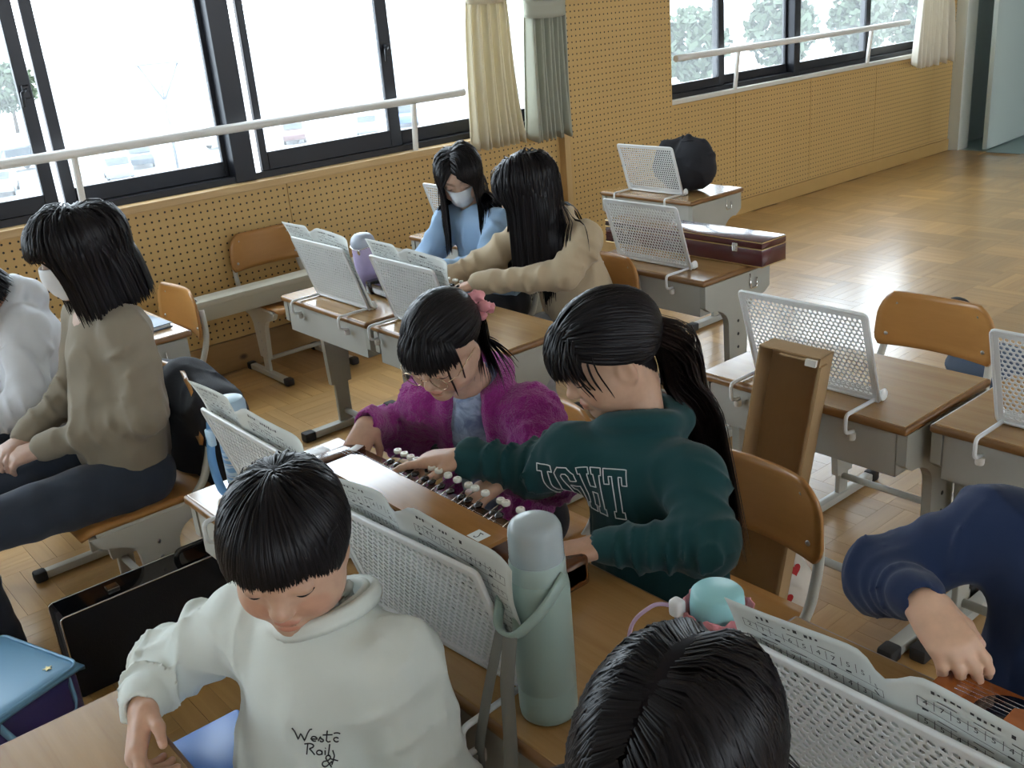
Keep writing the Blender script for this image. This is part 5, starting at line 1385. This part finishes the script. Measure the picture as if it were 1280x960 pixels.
# ---- cases, boxes and bags
def trunk(name, x0, x1, y0, y1, z0, z1, split, mat, trim, label, latches, handle, axis='y'):
    cx, cy = (x0+x1)/2, (y0+y1)/2; t = empty(name, (cx, cy, z0), 0, label, 'case'); hx, hy, h = (x1-x0)/2, (y1-y0)/2, z1-z0
    obj('base', smooth_bm(boxm(-hx, hx, -hy, hy, 0, h*split, .006, 2)), mat, t); obj('lid', smooth_bm(boxm(-hx, hx, -hy, hy, h*split+.001, h, .006, 2)), mat, t)
    for zz in (.004, h*split, h-.004):
        obj('metal_edge', tubem(fillet([(-hx, -hy, zz), (hx, -hy, zz), (hx, hy, zz), (-hx, hy, zz), (-hx, -hy, zz)], .008, 3), .0022, 5), trim, t)
    for (lx, ly, face) in latches:
        b = bmesh.new()
        if face == '-x': box(b, -hx-.005, -hx, ly-.012, ly+.012, h*split-.018, h*split+.014, .002); box(b, -hx-.008, -hx-.004, ly-.008, ly+.008, h*split-.012, h*split+.004, .002)
        else: box(b, lx-.012, lx+.012, -hy-.005, -hy, h*split-.018, h*split+.014, .002)
        obj('latch', b, M_CHROME, t)
    if handle: obj('handle', tubem(fillet(handle, .012, 4), .007, 8), M_CAP, t)
    return t
def maroon():
    t = NT('maroon_vinyl'); v = t.coord(); n = t.noise(v, 500, 2); t.set(color=(.075, .012, .016), rough=.22, coat=.6, coatr=.10); t.bump(n, .1, .0006); return t.m
t = trunk('instrument_case', 2.885, 3.03, 2.13, 2.90, .64, .735, .70, maroon(), plain('gilt_edge', (.55, .40, .18), .35, .8), 'dark red instrument case with gilt edges lying on a desk', [(0, -.27, '-x'), (0, .27, '-x')], [(-.082, -.05, .045), (-.098, -.045, .045), (-.098, .045, .045), (-.082, .05, .045)])
t = empty('instrument_case', (.86, 2.51, 0), 0, 'long black instrument case with chrome edges standing on the floor', 'case')
hx, hy, h = .40, .048, .245
obj('shell', smooth_bm(boxm(-hx, hx, -hy, 0, 0, h, .008, 2)), M_BLACKF, t); obj('shell', smooth_bm(boxm(-hx, hx, .001, hy, 0, h, .008, 2)), M_BLACKF, t); obj('top_strip', boxm(-hx+.01, hx-.01, -hy+.004, hy-.004, h-.004, h+.001), M_BLACKL, t)
for yy in (-hy, hy): obj('chrome_edge', tubem(fillet([(-hx, yy, .01), (-hx, yy, h), (hx, yy, h), (hx, yy, .01)], .012, 3), .0024, 6), M_CHROME, t)
for lx in (-.25, .25): obj('latch', boxm(lx-.016, lx+.016, -.018, .012, h, h+.008, .002), M_CHROME, t)
obj('handle', tubem(fillet([(-.07, 0, h), (-.065, 0, h+.028), (.065, 0, h+.028), (.07, 0, h)], .02, 5), .008, 8), M_BLACKL, t)

t = empty('long_box', (2.15, 4.265, .372), 0, 'long cream box laid across the chair by the wall', 'box')
obj('box_body', smooth_bm(boxm(-.62, .62, -.055, .055, 0, .085, .004)), plain('cream_card', (.46, .44, .35), .6, var=.04), t); obj('box_lid', smooth_bm(boxm(-.623, .623, -.058, .058, .066, .092, .004)), plain('cream_card_lid', (.52, .50, .41), .6, var=.04), t)

# open cardboard carton leaning on a desk
def card():
    t = NT('corrugated_card'); v = t.coord('Object', (90, 90, 4)); n = t.noise(v, 1.0, 3); n2 = t.noise(t.coord(), 12, 4); t.set(color=t.mix(t.math('ADD', t.math('MULTIPLY', n, .3), t.math('MULTIPLY', n2, .7)), (.34, .215, .10), (.44, .295, .15)), rough=.85); return t.m
M_CARD = card()
t = empty('cardboard_box', (1.80, 1.375, 0), 0, 'tall narrow open cardboard box leaning against the bare desk', 'box'); t.rotation_euler = (math.radians(6), math.radians(8.0), math.radians(15))
w, d, L, th = .074, .048, .80, .0035
for nm, a in (('back_panel', (d-th, d, -w, w, .012, L)), ('side_panel', (-d, d, -w, -w+th, .012, L)), ('side_panel', (-d, d, w-th, w, .012, L)), ('bottom_panel', (-d, d, -w, w, .010, .014)), ('top_panel', (-d, d, -w, w, L-th, L))): obj(nm, boxm(*a), M_CARD, t)
obj('side_flap', boxm(-d-.002, -d+.045, -w-th-.0025, -w-.0006, .04, L-.02), M_CARD, t); obj('torn_flap', boxm(-d-.012, -d, -w+.01, w-.055, L-.010, L-.006), M_CARD, t)
obj('tape_scrap', boxm(-d-.0145, -d-.002, -w+.005, -w+.030, L-.020, L-.0045), plain('white_tape', (.66, .64, .58), .5), t)

def soft(name, label, cat, ctr, prims, h, mat, wr, seed=5, wf=22, partname='bag_body', floor_z=None, parent=None):
    t = empty(name, ctr, 0, label, cat); F = Field()
    for p in prims:
        if len(p) == 3: F.ell(p[0], p[1], None, p[2])
        else: F.cone(p[0], p[1], p[2], p[3], .05)
    F.disp = wrinkle(seed, wr, wf*2.4)
    if floor_z is not None: F.plane((0, 0, floor_z), (0, 0, -1))
    V, Q = F.mesh(h, 1); return t, obj(partname, npmesh(partname, V, Q), mat, t)
# white bag printed with red hearts
M_HEARTB = cloth_mat('white_cotton', (.66, .60, .52), .05)
hb, hbo = soft('fabric_bag', 'white drawstring bag with red hearts on the floor by the cardboard box', 'bag', (1.985, 1.455, 0), [((0, 0, .09), (.10, .15, .11), .03), ((-.01, .02, .17), (.06, .09, .07), .04)], .006, M_HEARTB, .006, 51, 26, floor_z=.002)
bv = BVHTree.FromPolygons([v.co[:] for v in hbo.data.vertices], [tuple(p.vertices) for p in hbo.data.polygons])
def drape(bvh, pts, org_, dirv, off, back=1.0):
    out = []
    for p in pts:
        h_ = bvh.ray_cast(Vector(p)-Vector(dirv)*back, Vector(dirv), 3.0)
        out.append((h_[0]-Vector(dirv)*off) if h_[0] is not None else None)
    return out
M_RED = plain('red_print', (.42, .02, .02), .8)
dv = unit((.72, .62, -.30)); uu = unit((.62, -.72, 0)); vv = np.cross(uu, dv); vv = vv if vv[2] > 0 else -vv
for k, (a, b, rot) in enumerate([(-.075, .05, .3), (.0, .085, -.3), (.075, .03, .2), (-.02, .0, -.1), (.055, -.045, .4), (-.10, -.03, -.3), (-.05, .12, .1), (.03, .15, -.2), (.10, .09, .3)]):
    ts = np.linspace(0, 2*PI, 23)[:-1]; hx_ = .0165*np.sin(ts)**3; hy_ = .0010*(13*np.cos(ts)-5*np.cos(2*ts)-2*np.cos(3*ts)-np.cos(4*ts))
    c_, s_ = math.cos(rot), math.sin(rot); ctr = A3((0, 0, .10)); rim = [ctr+uu*(a+c_*x-s_*y)+vv*(b+s_*x+c_*y) for x, y in zip(hx_, hy_)]; cen = ctr+uu*a+vv*b
    pts = drape(bv, [cen]+rim, None, dv, .0032)
    if any(p is None for p in pts): continue
    obj('heart_print', pymesh('heart_print', pts, [(0, i+1, (i+1) % 22+1) for i in range(22)], True), M_RED, hb)
obj('drawstring', tubem([(-.06, .02, .22), (-.03, .06, .232), (.02, .05, .228), (.05, .0, .222), (.01, -.04, .225), (-.05, -.01, .222)], .003, 6), plain('white_stop', (.75, .75, .76), .35), hb)
bb, _o = soft('cloth_bag', 'bulky black cloth bag bundled on the desk behind a bookstand', 'bag', (3.885, 3.33, .64), [((0, 0, .10), (.10, .18, .115), .04), ((.02, -.06, .17), (.07, .09, .08), .05), ((-.01, .10, .165), (.06, .06, .075), .04), ((.01, -.03, .18), (.0, -.02, .262), .05, .012), ((.0, .07, .2), (.03, .05, .245), .03, .012)], .006, M_BLACKF, .010, 52, 19, floor_z=.002)
obj('drawcord', tubem([(.03, -.06, .235), (-.02, -.06, .245), (-.03, -.01, .24), (.02, .0, .24)], .004, 6), M_BLACKF, bb)
soft('coat', 'black coat hung over a chair back behind the grey-khaki shirt', 'coat', (1.02, 2.76, 0), [((-.01, 0, .66), (.0, .0, .30), .06, .09), ((-.005, -.20, .60), (-.005, .20, .60), .068, .068), ((.0, -.19, .60), (.02, -.15, .36), .065, .07), ((.035, -.01, .42), (.085, .235, .26), .06), ((.05, .04, .22), (.075, .16, .15), .06), ((-.015, 0, .60), (.062, .225, .095), .05)], .008, M_BLACKF, .010, 53, 16, 'coat_cloth')
soft('shoulder_bag', 'black bag hanging beneath the desk reached over by the beige sleeve', 'bag', (1.80, 2.76, .0), [((0, 0, .22), (.06, .07, .17), .04), ((0, 0, .36), (.03, .04, .06), .05)], .007, M_BLACKF, .005, 54)
# light blue and purple school backpack on the floor
t = empty('school_backpack', (.262, 2.268, 0), math.radians(20), 'light blue satchel with purple sides and a strap loop, on the floor', 'backpack')
lbm = plain('sky_blue_leather', (.17, .36, .54), .38, bump=.12, bscale=500); pum = plain('purple_leather', (.06, .045, .17), .4)
obj('pouch', smooth_bm(boxm(-.125, .125, -.125, .15, 0, .262, .03, 4)), pum, t)
def flapfn(u, v):
    x = -.132+.264*u; y = -.135+.30*v; e = max(abs(2*u-1), abs(2*v-1)); return (x, y, .278-.010*max(0, (e-.8)/.2)**2-.004*(2*u-1)**2)
obj('flap', grid_mesh('flap', flapfn, 20, 20, .010), lbm, t)
obj('flap_welt', tubem(fillet([(-.125, -.128, .272), (.125, -.128, .272), (.125, .158, .272), (-.125, .158, .272), (-.125, -.128, .272)], .03, 5), .004, 6), lbm, t)
band([(-.085, -.134, .25), (-.07, -.165, .20), (.0, -.175, .155), (.07, -.165, .20), (.085, -.134, .25)], .030, lbm, t, name='strap_loop', up=(0, -.4, .9), thick=.004)
b = bmesh.new(); sp = [b.verts.new(((.075+(.011 if k % 2 == 0 else .0045)*math.cos(PI/5*k)), -.085+(.011 if k % 2 == 0 else .0045)*math.sin(PI/5*k), .2785)) for k in range(10)]; b.faces.new(sp); o = obj('star_stud', b, plain('gold_stud', (.6, .5, .25), .3, 1.0), t); o.modifiers.new('s', 'SOLIDIFY').thickness = -.0015
obj('buckle', smooth_bm(boxm(.126, .140, -.10, -.06, .10, .13, .004)), M_CHROME, t); obj('charm_cord', tubem(fillet([(.13, -.09, .13), (.16, -.12, .11), (.15, -.14, .04), (.12, -.135, .03)], .02, 5), .004, 6), plain('white_stop', (.75, .75, .76), .35), t)

t = empty('folder', (1.10, 3.50, .64), math.radians(6), 'dark blue folder lying on the desk by the wall', 'folder')
obj('cover', smooth_bm(boxm(-.11, .11, -.15, .15, .0, .003, .001)), plain('navy_cover', (.05, .10, .17), .35), t); obj('cover', smooth_bm(boxm(-.11, .11, -.15, .15, .013, .016, .001)), plain('navy_cover', (.05, .10, .17), .35), t); obj('leaves', boxm(-.105, .105, -.146, .146, .003, .013), M_PAPER, t); obj('spine', boxm(-.112, -.108, -.15, .15, 0, .016), plain('navy_cover', (.05, .10, .17), .35), t)
t = empty('notebook', (.952, 1.925, Z2), math.radians(-8), 'small open white notebook beside the plucking hand', 'notebook')
for e in (-1, 1): obj('page', grid_mesh('page', lambda u, v, e=e: (-.05+.10*v, e*(.001+.062*u), .004+.010*math.sin(PI*min(1, u*1.1))*(1-u)), 10, 4, .002*e), plain('white_page', (.80, .82, .84), .45), t)
t = empty('storage_tray', (.25, 1.26, .508), 0, 'bright blue plastic tray sticking out of the desk beside the white sweatshirt', 'tray')
blp = plain('bright_blue_plastic', (.06, .22, .66), .3)
obj('tray_box', smooth_bm(boxm(-.15, .225, -.12, .12, 0, .05, .008)), blp, t); obj('tray_lid', smooth_bm(boxm(-.153, .228, -.123, .123, .045, .060, .006)), blp, t)
t = empty('pick_case', (.245, 1.235, .64), math.radians(25), 'small chrome-topped case by the fingers below the white cuff', 'case')
obj('case_body', smooth_bm(boxm(-.028, .028, -.018, .018, 0, .014, .004)), plain('cream_plastic', (.6, .5, .32), .4), t); obj('case_top', smooth_bm(boxm(-.025, .025, -.015, .015, .0135, .017, .002)), M_CHROME, t)
t = empty('tote_bag', (3.12, 1.42, 0), math.radians(8), 'slate blue box bag with a black handle on the floor behind an empty chair', 'bag')
sl = plain('slate_canvas', (.055, .085, .14), .7, bump=.3, bscale=600)
F = Field(); F.cone((-.03, -.05, .05), (-.02, -.05, .34), .13, .11, .04, flat=(A3((0, 1, 0)), 1.25)); F.ell((-.02, -.04, .37), (.12, .16, .035), None, .05); F.disp = wrinkle(61, .004, 50); F.plane((0, 0, .002), (0, 0, -1)); V, Q = F.mesh(.008, 1); obj('bag_body', npmesh('bag_body', V, Q), sl, t)
obj('front_pocket', smooth_bm(boxm(-.165, -.135, -.14, .04, .06, .24, .014, 3)), sl, t); obj('zip', tubem([(-.05, -.19, .392), (-.03, -.05, .402), (-.02, .10, .392)], .004, 6), M_CHROME, t); obj('handle', tubem(fillet([(-.02, .05, .39), (-.02, .06, .58), (.0, .13, .58), (.0, .13, .39)], .05, 6), .014, 8, flat=.5), M_CAP, t)
t = empty('pick', (1.0, 1.80, Z2+.058), .4, 'small white pick between fingers and instrument', 'pick'); obj('pick_blade', smooth_bm(boxm(-.018, .012, -.009, .011, .0, .002, .0008)), plain('white_stop', (.75, .75, .76), .35), t)

# ---- lettering on the sweatshirts
def bvh_of(o, root):
    off = Vector((root.location.x, root.location.y, 0)); return BVHTree.FromPolygons([(v.co+off)[:] for v in o.data.vertices], [tuple(p.vertices) for p in o.data.polygons])
def stroke_print(top, root, strokes, ctr, u, v, dirv, rad, mat, name, step=.003):
    bvh = bvh_of(top, root); bm = bmesh.new(); off = Vector((root.location.x, root.location.y, 0)); n = 0
    for st in strokes:
        P = []
        for a, b in zip(st[:-1], st[1:]):
            k = max(1, int(math.hypot(b[0]-a[0], b[1]-a[1])/step)); P += [(a[0]+(b[0]-a[0])*i/k, a[1]+(b[1]-a[1])*i/k) for i in range(k)]
        P.append(st[-1]); W_ = drape(bvh, [ctr+u*x+v*y for x, y in P], None, dirv, .0008, .035)
        run = []
        for w in W_+[None]:
            if w is not None and (not run or (w-run[-1]).length < .03): run.append(w)
            else:
                if len(run) > 1: tube(bm, [q-off for q in run], rad, 5); n += 1
                run = [w] if w is not None else []
    if n: obj(name, bm, mat, root)['kind'] = 'stuff'
    else: bm.free()
LET = {'I': [[(0,0),(.6,0),(.6,.2),(.42,.2),(.42,1.2),(.6,1.2),(.6,1.4),(0,1.4),(0,1.2),(.18,1.2),(.18,.2),(0,.2),(0,0)]],
 'G': [[(.75,.95),(.52,.95),(.52,1.12),(.45,1.2),(.32,1.2),(.25,1.12),(.25,.28),(.32,.2),(.45,.2),(.52,.28),(.52,.55),(.40,.55),(.40,.75),(.78,.75),(.78,0),(.62,0),(.55,.08),(.45,0),(.2,0),(0,.2),(0,1.2),(.2,1.4),(.55,1.4),(.75,1.2),(.75,.95)]],
 'H': [[(0,0),(.38,0),(.38,.2),(.31,.2),(.31,.6),(.55,.6),(.55,.2),(.48,.2),(.48,0),(.86,0),(.86,.2),(.79,.2),(.79,1.2),(.86,1.2),(.86,1.4),(.48,1.4),(.48,1.2),(.55,1.2),(.55,.8),(.31,.8),(.31,1.2),(.38,1.2),(.38,1.4),(0,1.4),(0,1.2),(.07,1.2),(.07,.2),(0,.2),(0,0)]],
 'T': [[(.22,0),(.62,0),(.62,.2),(.54,.2),(.54,1.2),(.66,1.2),(.66,.98),(.84,.98),(.84,1.4),(0,1.4),(0,.98),(.18,.98),(.18,1.2),(.30,1.2),(.30,.2),(.22,.2),(.22,0)]],
 'R': [[(0,0),(.38,0),(.38,.2),(.31,.2),(.31,.55),(.40,.55),(.58,.1),(.66,0),(.86,0),(.86,.2),(.78,.22),(.62,.62),(.78,.78),(.78,1.22),(.6,1.4),(0,1.4),(0,1.2),(.07,1.2),(.07,.2),(0,.2),(0,0)],[(.31,.75),(.46,.75),(.54,.83),(.54,1.12),(.46,1.2),(.31,1.2),(.31,.75)]]}
M_PRINTW = plain('white_flock', (.70, .72, .70), .8)
def block_word(word, h, gap=.14):
    out = []; x = 0
    for ch in word:
        out += [[((px+x)*h/1.4, py*h/1.4) for px, py in s] for s in LET[ch]]; x += max(p[0] for s in LET[ch] for p in s)+gap
    w = (x-gap)*h/1.4; return [[(px-w/2, py-h/2) for px, py in s] for s in out], w
st, wd = block_word('IGHT', .098, .10)
st = [[(x*.80, y) for x, y in q] for q in st]
sd, fw, upv = AXg
stroke_print(gtop, gg, st, A3(GTXT), -sd, upv, -fw, .0011, M_PRINTW, 'lettering')
# handwriting: Westc / Rail / &
def arc(cx, cy, rx, ry, a0, a1, n=10): return [(cx+rx*math.cos(math.radians(a0+(a1-a0)*i/n)), cy+ry*math.sin(math.radians(a0+(a1-a0)*i/n))) for i in range(n+1)]
HW = [[(0,1.0),(.12,.75),(.28,.08),(.48,.62),(.68,.05),(.85,.65),(1.0,.98),(1.12,1.02)],
      [(1.0,.22)]+arc(1.22,.24,.17,.20,0,300), [(1.45,.10),(1.58,.46)]+arc(1.64,.16,.10,.12,100,-160), [(1.98,.95),(1.90,.15),(1.98,.04),(2.12,.10)], [(1.72,.62),(2.25,.66)], arc(2.45,.26,.15,.18,40,320), arc(2.5,.72,.18,.10,160,20)]
HW += [[(x+.75, y-1.0) for x, y in s] for s in [[(.05,.0),(.12,.85)], [(-.08,.80)]+arc(.16,.66,.26,.20,120,-80)+[(.20,.46),(.50,.0)], arc(.74,.17,.15,.17,20,340)+[(.90,.30),(.90,.02)], [(1.06,.34),(1.08,.02)], [(1.07,.52),(1.09,.54)], [(1.32,.85),(1.26,.05),(1.36,.0)], [(1.5,.4),(1.62,.02)]]]
HW += [[(x+1.75, y-1.75) for x, y in s] for s in [[(.55,.0),(.14,.55)]+arc(.28,.62,.13,.14,200,-20)+[(.30,.40)]+arc(.18,.18,.18,.18,120,300)+[(.52,.36)], [(.40,.55),(.85,.42)], [(.62,.75),(.55,.15)]]]
sc = .0215; HW = [[(x*sc-.028, y*sc+.008) for x, y in s] for s in HW]
sd, fw, upv = AXb
stroke_print(boytop, boy, HW, A3(BTXT), -sd, upv, -fw, .0010, plain('black_print', (.012, .012, .014), .7), 'lettering', .002)

# ================================================================== OUTSIDE THE WINDOWS (three storeys down)
GZ = -8.0
struct('ground_outside', boxm(-120, 320, WY+4, 420, GZ-.3, GZ), plain('pale_tarmac', (.34, .35, .36), .8, var=.06, vscale=.4))
def car(x, y, rz, col, label, van=False):
    t = empty('car', (x, y, GZ), rz, label, 'car', 'cars parked below the window'); mt = plain('car_paint_'+label.split()[0], col, .25, coat=.5)
    L = [(-2.1, .35), (-2.15, .75), (-1.95, 1.0), (-1.35, 1.05), (-.75, 1.52), (.95, 1.55), (1.75, 1.05), (2.1, .95), (2.15, .35)] if not van else [(-2.2, .35), (-2.2, .95), (-1.7, 1.1), (-1.2, 1.85), (2.1, 1.9), (2.2, 1.0), (2.2, .35)]
    bm = bmesh.new(); prism(bm, L, 'y', -.85, .85, .06); obj('body', smooth_bm(bm), mt, t)
    g = plain('car_glass', (.02, .03, .04), .08); zt, zb = (1.47, 1.08) if not van else (1.78, 1.2)
    for s in (-1, 1): obj('side_window', boxm(-.9 if not van else -1.2, 1.1 if not van else 1.8, s*.86-.01, s*.86+.01, zb, zt-.05, .01), g, t)
    bm = bmesh.new(); a, b = (L[3], L[4]) if not van else (L[2], L[3]); vs = [bm.verts.new((a[0]+(b[0]-a[0])*f-.03, s*.72, a[1]+(b[1]-a[1])*f+.03)) for f, s in ((.1, -1), (.1, 1), (.92, 1), (.92, -1))]; bm.faces.new(vs); obj('windscreen', bm, g, t)
    for sx in (-1.3, 1.3):
        for s in (-1, 1): obj('wheel', lathem([(0, .1), (.2, .1), (.31, .09), (.32, 0), (.31, -.09), (0, -.09)], 16, Matrix.Translation((sx, s*.78, .32)) @ Matrix.Rotation(PI/2, 4, 'X')), M_CAP, t)
for c in ((27.6, 75.0, 1.2, (.03, .045, .06), 'dark car parked close beside the lamp post'), (24.2, 70.5, 1.3, (.14, .16, .19), 'grey car parked in front of the dark car', False), (36.0, 78.5, .5, (.28, .28, .28), 'silver car parked beyond the lamp post'),
          (39.6, 74.0, 1.1, (.10, .05, .05), 'maroon car parked between the two window mullions'), (44.6, 71.0, 1.0, (.16, .17, .19), 'ash car parked near the blue van'), (49.5, 72.5, 1.0, (.04, .09, .24), 'blue van at the end of the row', True), (17.4, 73.0, 1.2, (.20, .20, .20), 'pewter car parked apart from the others', False), (21.4, 84, .3, (.05, .06, .07), 'charcoal van behind the first row', True)): car(*c)
t = empty('lamp_post', (28.5, 70.8, GZ), 0, 'tall street lamp with an inverted triangle frame', 'lamp post'); mp = plain('galvanised', (.10, .11, .13), .5)
obj('pole', tubem([(0, 0, 0), (0, 0, 4.7)], .11, 10), mp, t)
for s in (-1, 1): obj('arm', tubem([(0, 0, 4.6), (s*1.15, -s*.6, 7.0)], .07, 8), mp, t)
obj('lamp_bar', boxm(-1.5, 1.5, -.18, .18, 7.0, 7.12, .02), mp, t, None, (0, 0, -.48)); obj('stem', tubem([(0, 0, 4.7), (0, 0, 6.2)], .05, 8), mp, t)
def tree(x, y, h, r, seed, label):
    t = empty('tree', (x, y, GZ), 0, label, 'tree', 'trees outside'); q = np.random.default_rng(seed)
    obj('trunk', tubem([(0, 0, 0), (.1, 0, h*.4), (0, .1, h*.8)], [.22, .16, .06], 8), plain('bark', (.06, .045, .035), .9), t)
    n = 900; P = q.normal(size=(n, 3)); P /= np.linalg.norm(P, axis=1, keepdims=True); P *= (q.uniform(.3, 1, n)**.5)[:, None]*A3((r, r, h*.36)); P += A3((0, 0, h*.66)); u = q.normal(size=(n, 3)); u /= np.linalg.norm(u, axis=1, keepdims=True); w = np.cross(u, q.normal(size=(n, 3))); w /= np.linalg.norm(w, axis=1, keepdims=True); s = .32
    V = np.stack([P-u*s-w*s*.5, P+u*s-w*s*.5, P+u*s+w*s*.5, P-u*s+w*s*.5], 1).reshape(-1, 3); o = obj('foliage', npmesh('foliage', V, np.arange(n*4).reshape(-1, 4), False), plain('leaf_green', (.06, .085, .05), .8), t); o['kind'] = 'stuff'
for k, (x, y, h, r) in enumerate([(62, 52, 7.5, 2.6), (70, 50, 8.0, 2.8), (79, 49, 7.6, 2.4), (88, 50, 8.5, 2.8), (31, 118, 7, 3.0), (98, 50, 8, 3.0)]): tree(x, y, h, r, k, ['leafy tree outside the far window, next to the pegboard pillar', 'broad leafy tree outside the far window', 'slender leafy tree outside the far window', 'tall leafy tree outside the far window', 'single tree far across the car park', 'leafy tree outside the far window beside its curtain'][k])
def house(x, y, w, d, h, label, rz=0):
    t = empty('building', (x, y, GZ), rz, label, 'building'); obj('walls', boxm(-w/2, w/2, -d/2, d/2, 0, h), plain('pale_render', (.42, .43, .44), .8), t)
    bm = bmesh.new(); prism(bm, [(-d/2-.6, h), (d/2+.6, h), (0, h+1.6)], 'x', -w/2-.5, w/2+.5); obj('roof', bm, plain('grey_roof', (.30, .31, .33), .7), t)
    for k in range(int(w//3)): obj('window', boxm(-w/2+1+k*3, -w/2+2.3+k*3, -d/2-.06, -d/2+.02, h*.45, h*.75), plain('house_glass', (.26, .28, .30), .2), t)
house(52, 128, 16, 8, 3.6, 'low pale house with grey roof far beyond the lamp post'); house(82, 124, 18, 8, 3.8, 'long pale building beyond the blue van')
